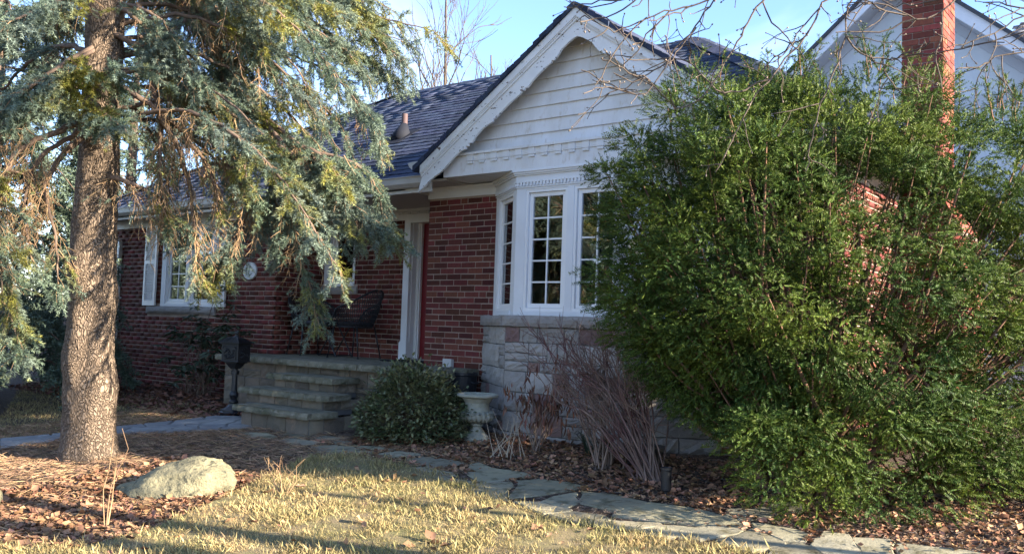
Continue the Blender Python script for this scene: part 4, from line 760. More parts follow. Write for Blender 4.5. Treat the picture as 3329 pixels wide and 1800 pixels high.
# ---------------------------------------------------------------- wicker armchairs
def wicker_chair():
    t = bpy.data.objects.new('wicker_chair', None); COL.objects.link(t)
    # local: front = -Y
    for (x, y, bx, by) in ((-.20, -.20, -.25, -.26), (.20, -.20, .25, -.26), (-.18, .16, -.23, .24), (.18, .16, .23, .24)):
        O('leg', MB().tube([(x, y, .42), (bx, by, .012)], [.011, .008], 8).tube([(bx, by, .012), (bx, by, 0)], [.016, .018], 8), 'black', t, smooth=True)
    n = 40
    def rim(a):   # a 0..1 from front-left round the back to front-right
        th = math.pi*(1.18-1.36*a); x = .31*math.cos(th); y = -.02+.30*math.sin(th)
        h = .66+.24*max(0, math.sin(math.pi*a))**3; 
        y += .08*max(0, math.sin(math.pi*a))**3
        if a < .12 or a > .88: e = (abs(a-.5)-.38)/.12; h -= .24*e*e; y -= .03*e
        return Vector((x, y, h))
    def low(a):
        th = math.pi*(1.18-1.36*a); return Vector((.235*math.cos(th), -.02+.22*math.sin(th), .41))
    sh_ = MB(); sh_.tube([rim(i/n) for i in range(n+1)], .014, 8); O('arm_rim', sh_, 'wicker', t, smooth=True)
    lo = MB(); lo.tube([low(i/n) for i in range(n+1)]+[low(0)], .013, 8); O('seat_ring', lo, 'wicker', t, smooth=True)
    wv = MB()
    for i in range(46):
        a = i/45; p, q = low(a), rim(a); m_ = p.lerp(q, .5)+Vector((0, .02, 0)); wv.tube([p, m_, q], .0055, 5)
    O('woven_back', wv, 'wicker', t)
    hb = MB()
    for k in (.12, .24, .36, .62, .8):
        pts = [low(i/n).lerp(rim(i/n), k)+Vector((0, .02*math.sin(math.pi*k), 0)) for i in range(n+1)]; hb.tube(pts, .0045, 5)
    O('woven_bands', hb, 'wicker', t)
    st = MB(); v = [(0, -.03, .395)]
    ring = [low(i/n) for i in range(n+1)]; v += [(p.x, p.y, .40) for p in ring]; v += [(p.x, p.y, .425) for p in ring]; v += [(0, -.03, .42)]
    k = n+1; f = [(0, 1+(i+1) % k, 1+i) for i in range(k)]+[(1+i, 1+(i+1) % k, 1+k+(i+1) % k, 1+k+i) for i in range(k)]+[(1+2*k, 1+k+i, 1+k+(i+1) % k) for i in range(k)]
    O('seat', st.add(v, f), 'wicker', t)
    cu = MB(); prof = [(.0, .425), (.19, .427), (.215, .445), (.205, .468), (.15, .478), (0, .48)]; v = []; m2 = 28
    for r_, z in prof[1:5]: v += [(r_*math.cos(2*math.pi*i/m2), -.03+r_*.95*math.sin(2*math.pi*i/m2), z) for i in range(m2)]
    f = [tuple(range(m2))[::-1]]+[(q*m2+i, q*m2+(i+1) % m2, (q+1)*m2+(i+1) % m2, (q+1)*m2+i) for q in range(3) for i in range(m2)]+[tuple(range(3*m2, 4*m2))]
    O('cushion', cu.add(v, f), 'cushion', t, smooth=True)
    return t
def dup(root, loc, rotz):
    r_ = root.copy(); COL.objects.link(r_); r_.location = loc; r_.rotation_euler = (0, 0, rotz)
    for c in list(root.children):
        d = c.copy(); COL.objects.link(d); d.parent = r_
    return r_
c1 = wicker_chair(); c1.location = (-1.66, .42, PZ+.001); c1.rotation_euler = (0, 0, R(-82))
tag(c1, 'black wicker armchair on the porch nearest the red door', 'chair', 'porch chairs')
c2 = dup(c1, (-2.52, .36, PZ+.001), R(75)); tag(c2, 'black wicker armchair partly hidden behind the hanging spruce branch', 'chair', 'porch chairs')
tb = thing('side_table', 'small folding side table with wooden top between the wicker chairs', 'table', (-2.16, .50, PZ), local=True)
O('table_top', MB().box(-.20, .20, -.17, .17, .50, .522), 'wood', tb, bevel=.004)
for y in (-.14, .14):
    O('leg', MB().tube([(-.17, y, .50), (.19, y, .006)], .0095, 8), 'black', tb); O('leg', MB().tube([(.17, y+.022, .50), (-.19, y+.022, .006)], .0095, 8), 'black', tb)
O('stretcher', MB().tube([(.185, -.14, .02), (.185, .14, .02)], .008, 8).tube([(-.185, -.118, .02), (-.185, .162, .02)], .008, 8), 'black', tb)
dmat = thing('door_mat', 'black rubber mat lying in front of the door', 'mat', (-.62, .45, PZ))
mb = MB().box(-.98, -.32, .22, .62, PZ+.002, PZ+.014); O('mat_base', mb, 'rubber', dmat)
O('mat_ribs', (lambda m_: [m_.box(-.95+i*.03, -.935+i*.03, .25, .59, PZ+.0141, PZ+.02) for i in range(21)] and m_)(MB()), 'rubber', dmat)
# ---------------------------------------------------------------- mailbox
mx0, my0 = -1.95, -1.22; mg = gz(mx0, my0)
ml = thing('mailbox', 'black cast-iron mailbox on a turned post beside the walkway', 'mailbox', (mx0, my0, mg), local=True, rotz=R(8)); ml.scale = (.92, .92, .93)
O('base', MB().lathe([(.0, 0), (.175, 0), (.178, .03), (.16, .045), (.16, .06), (.13, .075), (.085, .10), (.065, .12), (.06, .14)], 8), 'black', ml)
O('post', MB().lathe([(.045, .135), (.06, .15), (.06, .17), (.042, .19), (.05, .215), (.062, .25), (.056, .275), (.04, .30), (.038, .36), (.034, .50), (.033, .51), (.055, .515), (.055, .56), (.036, .565), (.034, .60)], 20), 'black', ml, smooth=False)
O('bracket', MB().hexa([(-.045, -.045, .585), (.045, -.045, .585), (.045, .045, .585), (-.045, .045, .585)], [(-.10, -.085, .66), (.10, -.085, .66), (.10, .085, .66), (-.10, .085, .66)]).box(-.115, .115, -.095, .095, .66, .68), 'black', ml, bevel=.006)
bx_ = O('box', MB().box(-.15, .15, -.105, .105, .68, .905).box(-.158, .158, -.112, .112, .675, .69).box(-.155, .155, -.11, .11, .893, .91), 'black', ml, bevel=.005)
rf = MB(); rings = [(.185, .135, .91), (.185, .135, .918), (.12, .085, .955), (.07, .05, .985), (.05, .04, .99), (.045, .036, 1.0)]
v = []; f = []
for (a, b, z) in rings: v += [(-a, -b, z), (a, -b, z), (a, b, z), (-a, b, z)]
f = [(3, 2, 1, 0)]+[(q*4+i, q*4+(i+1) % 4, q*4+4+(i+1) % 4, q*4+4+i) for q in range(5) for i in range(4)]+[(20, 21, 22, 23)]
rfo = O('roof', rf.add(v, f), 'black', ml)
tl = MB()
for q in range(4):
    t = q/4; a, b, z = .183-.115*t, .134-.085*t, .921+.066*t; tl.box(-a-.004, a+.004, -b-.004, b+.004, z, z+.006)
for i in range(9):
    x = (i-4)/4; tl.tube([(x*.18, -.136, .922), (x*.07, -.052, .99)], .005, 5); 
O('roof_tiles', tl, 'black', rfo)
O('finial', MB().lathe([(.03, 1.0), (.028, 1.01), (.02, 1.015), (.02, 1.03), (.034, 1.04), (.034, 1.05), (.015, 1.06)], 16), 'black', ml, smooth=False)
dd = MB().box(-.115, .115, -.114, -.106, .70, .87); ddo = O('door', dd, 'black', ml, bevel=.003)
rr = random.Random(8); rv = MB()
for i in range(22):
    a = rr.uniform(-.085, .085); b = rr.uniform(.72, .84); rv.tube([(a-.018, -.114, b-.01), (a, -.124, b+.008), (a+.018, -.114, b+rr.uniform(-.015, .02))], [.004, .009, .004], 6)
O('relief', rv, 'black', ddo, smooth=True)
O('flap_edge', MB().tube([(-.11, -.116, .85), (-.11, -.12, .865), (-.09, -.12, .872), (.09, -.12, .872), (.11, -.12, .865), (.11, -.116, .85)], .0045, 6), 'lead', ddo)
sr = MB()
for i in range(14):
    a = rr.uniform(-.075, .075); b = rr.uniform(.72, .86); sr.tube([(.150, a-.015, b), (.160, a, b+.01), (.150, a+.015, b)], [.004, .008, .004], 6)
O('side_relief', sr, 'black', bx_)
# ---------------------------------------------------------------- urn, bin, lights
ug = gz(1.62, -.93)
un = thing('garden_urn', 'weathered concrete pedestal urn at the foot of the stone bay', 'urn', (1.60, -.90, ug), local=True)
O('foot', MB().lathe([(.0, 0), (.135, 0), (.135, .035), (.12, .045), (.115, .06), (.09, .085), (.06, .12), (.05, .15), (.062, .16), (.062, .175), (.05, .185)], 28), 'urn', un, smooth=False)
bw = O('bowl', MB().lathe([(.05, .183), (.09, .20), (.14, .235), (.155, .27), (.13, .30), (.118, .34), (.122, .39), (.145, .425), (.19, .435), (.205, .445), (.205, .46), (.185, .47), (.165, .46), (.15, .42), (.12, .38), (0, .37)], 32), 'urn', un, smooth=False)
for i in range(18):
    a = 2*math.pi*i/18; c, s = math.cos(a), math.sin(a); O('gadroon', MB().tube([(.07*c, .07*s, .192), (.125*c, .125*s, .215), (.158*c, .158*s, .25), (.158*c, .158*s, .28), (.135*c, .135*s, .298)], [.008, .017, .024, .02, .008], 8), 'urn', bw, smooth=True)
bn = thing('black_bin', 'black plastic bin standing against the brick wall behind the urn', 'bin', (.83, -.25, -.16), local=True)
O('bin_body', MB().lathe([(0, 0), (.14, 0), (.16, .56), (.17, .57), (.17, .60), (.15, .60), (.13, .05), (0, .04)], 24), 'black', bn, smooth=False)
O('bin_handle', MB().tube([(.168, -.05, .5), (.2, -.04, .49), (.2, .04, .49), (.168, .05, .5)], .008, 6), 'black', bn)
hv = thing('wall_outlet_box', 'small grey utility box low on the brick wall above the shrub', 'utility box', (.42, 0, .5))
O('box', MB().box(.36, .48, -.06, -.009, .45, .56), 'gutter', hv, bevel=.006); O('lid', MB().box(.355, .485, -.066, -.0605, .445, .565), 'gutter', hv)
lg = gz(4.17, -1.80)
pl = thing('path_light', 'short black cylinder path light at the edge of the flagstones', 'path light', (4.17, -1.80, lg), local=True)
O('stake', MB().tube([(0, 0, -.05), (0, 0, .06)], .012, 8), 'black', pl); O('lamp_body', MB().lathe([(0, .05), (.03, .05), (.036, .06), (.040, .20), (.044, .205), (.044, .22), (.036, .222), (.03, .215), (0, .215)], 20), 'black', pl)
dg = gz(3.55, -1.0)
d_ = thing('black_pot', 'low black plastic pot lying among the leaves under the bare twigs', 'pot', (3.52, -.98, dg), local=True)
O('pot_wall', MB().lathe([(0, 0), (.13, 0), (.165, .15), (.175, .155), (.175, .175), (.155, .175), (.12, .03), (0, .02)], 28), 'black', d_); O('pot_rim', MB().lathe([(.176, .15), (.184, .15), (.184, .178), (.176, .178)], 28), 'black', d_)
# ---------------------------------------------------------------- fence on the left
fn = thing('wooden_fence', 'dark weathered board fence behind the spruce trunk on the left', 'fence', (-8.6, .35, -.2))
x = -13.0; i = 0
while x < -7.3:
    h = 1.15+random.uniform(-.03, .03); O('board', MB().box(x, x+.135, .34+random.uniform(-.006, .006), .36, -.25, h), 'fence', fn); x += .145; i += 1
for z in (.15, .9): O('rail', MB().box(-13, -7.27, .362, .40, z, z+.08), 'fence', fn)
for x in (-13, -11.1, -9.2, -7.38): O('post', MB().box(x, x+.1, .401, .50, -.3, 1.25), 'fence', fn)
# ---------------------------------------------------------------- house behind the chimney
NY = 7.6; NX, NZ = 3.31, 7.0; NS = .86
nb = thing('stucco_house', 'pale blue-grey stucco house with white rakes behind the brick chimney', 'house', (3.2, NY, -.15))
nw = O('wall', MB().prism([(-.6, -.4), (7.0, -.4), (7.0, 3.9), (NX, 3.9+(7.0-NX)*NS), (-.6, 3.9)][::1], lambda a, b: (a, NY, b), lambda a, b: (a, NY+6, b)), 'stucco', nb)
for s in (-1, 1):
    def ln(d0, d1, y0, y1, x_end=4.0):
        e = 4.0; mb = MB(); xa, za = NX+s*e, NZ-e*NS; q = [(NX, y0, NZ-d1), (xa, y0, za-d1), (xa, y1, za-d1), (NX, y1, NZ-d1)]; p = [(NX, y0, NZ-d0), (xa, y0, za-d0), (xa, y1, za-d0), (NX, y1, NZ-d0)]
        mb.hexa(q, p)
        if s == -1: mb.f = [k[::-1] for k in mb.f]
        return mb
    O('rake_board', ln(.03, .26, NY-.42, NY-.39), 'white', nb)
    O('rake_soffit', ln(.24, .27, NY-.389, NY-.001), 'stuccotrim', nb)
    O('rake_trim', ln(.27, .44, NY-.03, NY-.0015), 'stuccotrim', nb)
    O('roof', ln(-.04, .028, NY-.46, NY+6), 'asphalt', nb)
O('band', MB().box(-.6, 7.0, NY-.028, NY-.001, 4.60, 4.80), 'stuccotrim', nb)
for x in (2.05, 5.3): O('trim_board', MB().box(x, x+.16, NY-.024, NY-.001, 4.801, NZ-.5-abs(x-NX+.08)*NS), 'stuccotrim', nb)
O('trim_board', MB().box(5.05, 5.2, NY-.024, NY-.001, -.3, 4.599), 'stuccotrim', nb)
# cross roof to the right with real shingle courses
cr = O('side_roof', MB().add([(4.6, NY+.6, 4.9), (14, NY+.6, 4.9), (14, NY+3.6, 7.0), (4.6, NY+3.6, 7.0), (4.6, NY+6, 5.5), (14, NY+6, 5.5)], [(0, 1, 2, 3), (3, 2, 5, 4)]), 'asphalt', nb)
it = []
for k in range(24):
    y = NY+.6+k*.125; z = 4.9+k*.0875; x = 4.4+(k % 2)*.1
    while x < 8: it.append((0, x+.12, y, z, random.choice((.2, .26, .32)))); x += it[-1][4]+.006
sa0 = SA; SA = math.atan(.7); stuff(O('shingles', shingle_arr(it), 'asphalt', cr)); SA = sa0
f2 = Fr((-.6, NY), (7, NY))
wz = MB(); f2.box(wz, 5.3, 6.3, 0, .04, .9, 2.3); O('window', wz, 'vinyl', nb); wz = MB(); f2.box(wz, 5.38, 6.22, .041, .045, .98, 2.22); O('pane', wz, 'glass', nb)
# service wires
wr_ = thing('service_wire', 'black service cable running down to the brick chimney', 'cable', (4.73, 2.15, 3.7))
def sag(a, b, s, n=14):
    a, b = Vector(a), Vector(b); return [a.lerp(b, i/n)-Vector((0, 0, s*4*(i/n)*(1-i/n))) for i in range(n+1)]
O('cable', MB().tube(sag((3.9, 7.1, 6.3), (4.78, 2.18, 3.72), .12), .010, 6), 'black', wr_)
wr2 = thing('drooping_cable', 'black cable drooping at the right edge in front of the stucco wall', 'cable', (6.4, 4, 3))
O('cable', MB().tube(sag((4.9, 7.55, 3.95), (8.5, 3.5, 3.55), .45), .014, 6), 'black', wr2)
# ================================================================ VEGETATION
def scatter(tv, tf, A, P):
    tv = np.asarray(tv, float); tf = np.asarray(tf); n = len(P)
    V = np.einsum('nij,kj->nki', A, tv)+np.asarray(P)[:, None]
    F = tf[None]+(np.arange(n)*len(tv))[:, None, None]
    return V.reshape(-1, 3), F.reshape(-1, tf.shape[1])
def frames(D, scale, roll=None):
    """rotation matrices with local Y along D"""
    D = np.asarray(D, float); D = D/(np.linalg.norm(D, axis=1)[:, None]+1e-9); n = len(D)
    ref = np.tile(np.array([0, 0, 1.]), (n, 1)); ref[np.abs(D[:, 2]) > .95] = (1, 0, 0)
    X = np.cross(D, ref); X /= np.linalg.norm(X, axis=1)[:, None]; Z = np.cross(X, D)
    if roll is not None:
        c, s = np.cos(roll)[:, None], np.sin(roll)[:, None]; X, Z = X*c+Z*s, Z*c-X*s
    sc = np.asarray(scale, float).reshape(-1, 1, 1)
    return np.stack([X, D, Z], -1)*sc
def join(parts):
    Vs, Fs, o = [], [], 0
    for V, F in parts: Vs.append(V); Fs.append(F+o); o += len(V)
    return np.concatenate(Vs), np.concatenate(Fs)
def smooth_pts(pts, step=.05):
    P = np.array(pts, float); P = np.vstack([2*P[0]-P[1], P, 2*P[-1]-P[-2]]); out = []
    for i in range(1, len(P)-2):
        k = max(1, int(np.linalg.norm(P[i+1]-P[i])/step))
        for q in range(k):
            t = q/k; a, b, c, d = P[i-1:i+3]; out.append(.5*((2*b)+(-a+c)*t+(2*a-5*b+4*c-d)*t*t+(-a+3*b-3*c+d)*t**3))
    out.append(P[-2]); return np.array(out)
def sprig_template(nn=30, nl=.26, wd=.045, seed=1, flat=False):
    r_ = np.random.default_rng(seed); v = []; f = []
    for i in range(nn):
        t = (i+.5)/nn; a = i*2.4; up_ = np.array([math.cos(a), 0, math.sin(a)])
        if flat: up_ = np.array([1. if i % 2 else -1., 0, .12])
        d = unit(up_*1.0+np.array([0, .75, 0])+r_.normal(0, .12, 3)); b = np.array([0, t, 0]); s_ = unit(np.cross(d, up_+r_.normal(0, .3, 3)+np.array([.01, .02, .3])))*wd/2
        l_ = nl*(1.05-.45*t)*r_.uniform(.8, 1.15); o = len(v); v += [b-s_, b+s_, b+d*l_]; f.append((o, o+1, o+2))
    return np.array(v), np.array(f)
SPR = [sprig_template(26, .36, .080, k) for k in range(4)]
SPRC = [sprig_template(16, .30, .12, 9)]
class Acc:
    def __init__(s): s.wood = []; s.dead = []; s.sp = [[], []]
    def sprig(s, p, d, l): s.sp[0].append(p); s.sp[1].append((*d, l))
    def needles(s, temps, widen=1.):
        P = np.array(s.sp[0]); D = np.array(s.sp[1]); n = len(P); idx = rng.integers(0, len(temps), n); out = []
        A = frames(D[:, :3], D[:, 3], rng.uniform(0, 6.28, n))
        for k, (tv, tf) in enumerate(temps):
            q = idx == k
            if q.any(): out.append(scatter(tv, tf, A[q], P[q]))
        return join(out)
def twig(p, d, L_, grav, n=5, wob=.12):
    pts = [np.array(p, float)]; d = unit(d)
    for i in range(n):
        d = unit(d+np.array([0, 0, -grav])+rng.normal(0, wob, 3)*[1, 1, .6]); pts.append(pts[-1]+d*L_/n)
    return np.array(pts)
def bough(acc, pts, green, dens, r0=.030, step=.045, sl=.085, lsc=1.0, t0=.10):
    P = smooth_pts(pts, step); P[2:] += rng.normal(0, .006, (len(P)-2, 3)); n = len(P); T = np.gradient(P, axis=0)
    acc.wood.append(tube_np(P[::2] if n > 8 else P, np.linspace(r0, .005, len(P[::2] if n > 8 else P)), 7))
    for i in range(2, n):
        t = i/n
        if t < t0: continue
        Tn = unit(T[i]); Sx = np.cross(Tn, [0, 0, 1.])
        if np.linalg.norm(Sx) < .3: Sx = np.array([math.cos(i*2.4), math.sin(i*2.4), 0])
        Sx = unit(Sx)
        for side in (-1, 1):
            if rng.random() > dens*(1.0 if mnoise.noise(Vector(P[i]*2.6)) > -.12 else .42): continue
            g_ = t+rng.normal(0, .10) > green
            if g_:
                L_ = lsc*rng.uniform(.16, .38)*(1.15-.45*t); d = Tn*.8+Sx*side*rng.uniform(.5, 1.0)+np.array([0, 0, rng.uniform(-.45, .25)])+rng.normal(0, .15, 3)
                q = twig(P[i], d, L_, .10, 5); acc.dead.append(tube_np(q, np.linspace(.004, .002, len(q)), 3))
                m_ = max(2, int(L_/.026))
                for k in range(1, m_+1):
                    x = k/m_*(len(q)-1); a = int(min(x, len(q)-2)); p = q[a]+(q[a+1]-q[a])*(x-a); dd = unit(q[a+1]-q[a])
                    s_ = unit(np.cross(dd, rng.normal(0, 1, 3)))
                    acc.sprig(p, dd*.9+s_*rng.uniform(.3, .9), sl*rng.uniform(.75, 1.25))
                acc.sprig(q[-1], unit(q[-1]-q[-2]), sl*1.2)
            else:
                if rng.random() < .12: continue
                L_ = lsc*rng.uniform(.18, .58); d = Tn*.5+Sx*side*rng.uniform(.3, .9)+np.array([0, 0, rng.uniform(-1.0, -.1)])+rng.normal(0, .2, 3)
                q = twig(P[i], d, L_, .16, 6, .14); acc.dead.append(tube_np(q, np.linspace(.0042, .0016, len(q)), 3))
                for k in range(1, len(q)):
                    for s2 in (-1, 1):
                        if rng.random() < .75:
                            dd = unit(q[k]-q[k-1]); ss = unit(np.cross(dd, rng.normal(0, 1, 3))); b = twig(q[k], dd+ss*.8, rng.uniform(.05, .13), .1, 3, .15); acc.dead.append(tube_np(b, np.linspace(.0028, .0013, len(b)), 3))
                            if rng.random() < .10: acc.sprig(b[-1], unit(b[-1]-b[0]), sl*.8)
# --- the big spruce
spr = thing('spruce_tree', 'big old blue spruce with scaly trunk and drooping boughs in the left foreground', 'tree', (TRUNK[1][0], TRUNK[1][1], TRUNK[1][2]))
def trunk_mesh(data, n=110, step=.02):
    P = smooth_pts([d[:3] for d in data], step); k = len(P); s = np.linspace(0, 1, k); s0 = np.linspace(0, 1, len(data))
    # radius along arc
    arc = np.concatenate([[0], np.cumsum(np.linalg.norm(np.diff(P, axis=0), axis=1))]); pa = np.concatenate([[0], np.cumsum(np.linalg.norm(np.diff(np.array([d[:3] for d in data]), axis=0), axis=1))])
    r_ = np.interp(arc, pa*arc[-1]/pa[-1], [d[3] for d in data]); r_ = np.convolve(np.pad(r_, 8, 'edge'), np.ones(17)/17, 'valid')
    z0 = P[1, 2]; r_ = .945*r_*(1+.42*np.exp(-(np.maximum(P[:, 2]+.38, 0))/.11))
    V, F = tube_np(P, r_, n); C_ = np.repeat(P, n, 0); D = V-C_; out = V.copy(); m_ = 0
    for i in range(len(V)):
        p = Vector(V[i]); d = mnoise.noise(p*Vector((3.5, 3.5, 2.0)).x)*.022+mnoise.noise(p*9)*.010
        out[i] = C_[i]+D[i]*(1+d/max(.02, np.linalg.norm(D[i])) if p.z < 3.4 else 1)
    return out, F
lowT = [d for d in TRUNK if d[2] < 3.9]; hiT = [d for d in TRUNK if d[2] > 3.2]
O('trunk', trunk_mesh(TRUNK, 72, .03), 'bark', spr, smooth=True)
ac = Acc()
for (g_, dn, pts) in BOUGHS:
    near = abs(pts[0][0]-TRUNK[12][0]) < .12; t0 = (.24 if near and len(pts) > 4 else .10)
    bough(ac, pts, g_, dn, sl=.098, step=.037, t0=t0)
    if g_ > .5 or len(pts) < 5: continue
    if rng.random() < .12: continue
    o_ = np.array([rng.normal(0, .10), abs(rng.normal(0, .25)), rng.normal(.03, .08)]); w_ = np.linspace(0, 1, len(pts))[:, None]
    bough(ac, np.array(pts)+o_*np.minimum(1, w_*3)+rng.normal(0, .05, (len(pts), 3))*w_, g_+rng.uniform(-.05, .15), dn*.75, .02, .045, .092, 1.0, max(t0, .2))
tr_x, tr_y = TRUNK[14][0], TRUNK[14][1]
for i in range(20):     # fill boughs behind and to the right of the trunk
    a = R(18+130*((i*.618) % 1)); z = 2.55+1.9*i/20; L_ = rng.uniform(1.7, 2.7); d = np.array([math.cos(a), math.sin(a), 0]); p0 = np.array([tr_x-.02, tr_y, z])
    if d@np.array([rt0.x, rt0.y, 0]) < -.2: continue
    dr = rng.uniform(.25, .5); bough(ac, [p0, p0+d*L_*.35+[0, 0, .06*L_], p0+d*L_*.7+[0, 0, -.12*L_], p0+d*L_+[0, 0, -dr*L_]], rng.uniform(.3, .6), .8, .024, .045, .098, 1.0, .25)
for i in range(46):     # crown above the picture
    z = 4.7+(i/46)*4.6; a = i*2.399+.4; L_ = (2.5-.42*(z-4.7))*rng.uniform(.8, 1.1); d = np.array([math.cos(a), math.sin(a), 0])
    p0 = np.array([tr_x, tr_y, z]); pts = [p0, p0+d*L_*.35+[0, 0, .10*L_], p0+d*L_*.7+[0, 0, -.05*L_], p0+d*L_+[0, 0, -.26*L_]]
    if L_ > .4: bough(ac, pts, .35, .62, .028, .085, .12, 1.3)
O('branch', join(ac.wood), 'barkT', spr, smooth=True); stuff(O('dead_twigs', join(ac.dead), 'dead', spr)); stuff(O('needles', ac.needles(SPR), 'needle', spr))
print('spruce sprigs', len(ac.sp[0]), 'dead', len(ac.dead))
# --- background spruces
def conifer(name, label, base, H, Rr, seed, m, n=70, low=.5, ctop=5.5):
    t = thing(name, label, 'tree', base, group='dark conifers behind the fence'); a_ = Acc(); b = np.array(base); 
    O('trunk', MB().tube([b-[0, 0, .2], b+[0, 0, H*.5], b+[0, 0, H]], [.16, .10, .02], 10), 'barkT', t)
    for i in range(n):
        f_ = i/n; z = low+(H-low)*f_; a = i*2.399+seed; L_ = Rr*(1-f_)**.8*rng.uniform(.75, 1.1)+.15; d = np.array([math.cos(a), math.sin(a), 0]); p0 = b+[0, 0, z]
        bough(a_, [p0, p0+d*L_*.4+[0, 0, .02*L_], p0+d*L_*.75+[0, 0, -.2*L_], p0+d*L_+[0, 0, -.5*L_]], .15, .8, .02, .15, .22, 1.7)
    O('branch', join(a_.wood), 'barkT', t); stuff(O('needles', a_.needles(SPRC), m, t))
conifer('spruce_tree', 'dark spruce standing behind the big trunk at the far left', (-5.7, -2.6, -.3), 7.5, 2.0, 1.0, 'needle2', 64, .55)
conifer('spruce_tree', 'distant dark conifer rising over the fence at the left edge', (-11.5, 2.5, -.2), 9.0, 2.4, 2.0, 'needle2', 52, .6)
# --- the yew
yw = thing('yew_shrub', 'huge dense green yew covering the right half of the house', 'shrub', (4.95, -1.05, -.19))
YR = np.array([rt0.x, rt0.y, 0]); YF = np.array([-rt0.y, rt0.x, 0]); YC = np.array([4.95, -1.05, 1.30])
YSPR = [sprig_template(13, .30, .10, 20+k, True) for k in range(3)]
def ysurf(az, el):
    a = math.cos(az)*math.cos(el); b = math.sin(az)*math.cos(el); c = math.sin(el)
    rx = 1.72 if a < 0 else 2.7; rz = 1.62 if c > 0 else 1.50
    k = 1+.20*mnoise.noise(Vector((a*2.0+3, b*2.0, c*2.4)))+.17*mnoise.noise(Vector((a*4.6, b*4.6+9, c*5.6)))
    if c < -.05 and a < 0: k *= 1-.32*(-c-.05)
    # squarer shoulders
    sq = (abs(a)**2.6+abs(b)**2.6+abs(c)**2.6)**(-1/2.6)
    return (YR*a*rx+YF*b*.92+np.array([0, 0, c*rz]))*k*sq*.97
ya = Acc(); yd = []; nl = 470
def clump(c, outd, ra, n):
    for k in range(n):
        u = unit(rng.normal(0, 1, 3)); q = u*ra*rng.uniform(.35, 1.0)**.6*[1.15, 1.15, .72]; p = c+q
        if p[2] > gz(p[0], p[1])+.015: ya.sprig(p, unit(u*[1, 1, .55])*.9+outd*.55+rng.normal(0, .25, 3)+np.array([0, 0, -.10]), rng.uniform(.06, .11))
for i in range(nl):
    el = math.asin(1-1.9*(i+.5)/nl); az = i*2.39996; inner = i % 3 == 2; s_ = ysurf(az, el)*(rng.uniform(.55, .75) if inner else rng.uniform(.84, .95)); c = YC+s_
    if c[2] < gz(c[0], c[1])+.12: c[2] = gz(c[0], c[1])+.12+rng.uniform(0, .15)
    root = np.array([4.95+rng.normal(0, .22), -1.05+rng.normal(0, .15), -.2]); mid_ = root*.45+c*.55+np.array([0, 0, -.12*abs(c[2]-.5)])+rng.normal(0, .05, 3)
    if i % 9 == 0: q = smooth_pts([root, root*.75+mid_*.25+[0, 0, .15], mid_, c], .12); yd.append(tube_np(q, np.linspace(.026, .005, len(q)), 6))
    elif i % 2: q = smooth_pts([mid_*.6+YC*.4, mid_, c], .12); yd.append(tube_np(q, np.linspace(.011, .004, len(q)), 5))
    clump(c, unit(s_), rng.uniform(.12, .21), int(rng.uniform(95, 155)))
for i in range(64):   # skirt down to the soil
    az = 3.35+2.7*(i+.5)/64; s_ = ysurf(az, R(-8)); c = YC+s_*rng.uniform(.80, .96); c[2] = gz(c[0], c[1])+rng.uniform(.12, .7)
    if s_@YR < -.75: continue
    clump(c, unit(s_), rng.uniform(.15, .24), 130)
for i in range(70):    # loose shoots on top
    u = rng.uniform(-1.2, 1.9); v_ = rng.uniform(-.6, .6); s_ = ysurf(math.atan2(v_/.92, u/1.8), R(rng.uniform(45, 85))); c = YC+s_*.98
    q = twig(c, np.array([rng.normal(0, .25), rng.normal(0, .25), 1]), rng.uniform(.15, .34), -.02, 6); yd.append(tube_np(q, np.linspace(.005, .002, len(q)), 4))
    for k in range(1, len(q)):
        for s2 in range(3): ya.sprig(q[k], unit(q[k]-q[k-1])+rng.normal(0, .55, 3), rng.uniform(.05, .09))
print('yew sprays', len(ya.sp[0]))
O('branch', join(yd), 'yewwood', yw, smooth=True); stuff(O('foliage', ya.needles(YSPR), 'yew', yw))
# --- leafy shrubs
def leaf_template(w_=.45, fold=.12):
    v = [(0, 0, 0), (-w_/2, .38, fold), (0, .42, 0), (w_/2, .38, fold), (-w_*.33, .75, fold*.6), (w_*.33, .75, fold*.6), (0, 1, -.05)]
    return np.array(v), np.array([(0, 2, 1), (0, 3, 2), (1, 2, 4), (2, 3, 5), (2, 6, 4), (2, 5, 6)])
def dome_shrub(name, label, c, rx, ry, h, n, ls, m, wood, seed=0):
    t = thing(name, label, 'shrub', c); c = np.array(c); tw = []; P = []; D = []
    for i in range(n):
        el = math.asin(rng.uniform(-.1, 1)); az = rng.uniform(0, 6.28); d = np.array([math.cos(az)*math.cos(el)*rx, math.sin(az)*math.cos(el)*ry, h*(.12+.88*math.sin(max(el, 0)))])
        k = (1+.18*mnoise.noise(Vector((math.cos(az)*2, math.sin(az)*2, el*2+seed))))*rng.uniform(.72, 1.0); q = c+d*k
        if i % 12 == 0: tw.append(tube_np(smooth_pts([c+[0, 0, -.03], c+d*.4+[0, 0, .08], q], .1), .005, 4))
        for _ in range(4): P.append(q+rng.normal(0, .03, 3)); D.append(unit(d*[1, 1, .5])+rng.normal(0, .7, 3)*[1, 1, .7])
    P = np.array(P); P[:, 2] = np.maximum(P[:, 2], c[2]+.02); n = len(P); tv, tf = leaf_template(.56, .10)
    O('stems', join(tw), wood, t); stuff(O('leaves', scatter(tv, tf, frames(D, rng.uniform(.7, 1.2, n)*ls, rng.normal(0, .45, n)), P), m, t))
dome_shrub('evergreen_shrub', 'rounded broadleaf evergreen shrub growing right of the porch steps', (1.03, -1.20, gz(1, -1.2)), .60, .50, .74, 2100, .05, 'shrub', 'barkT')
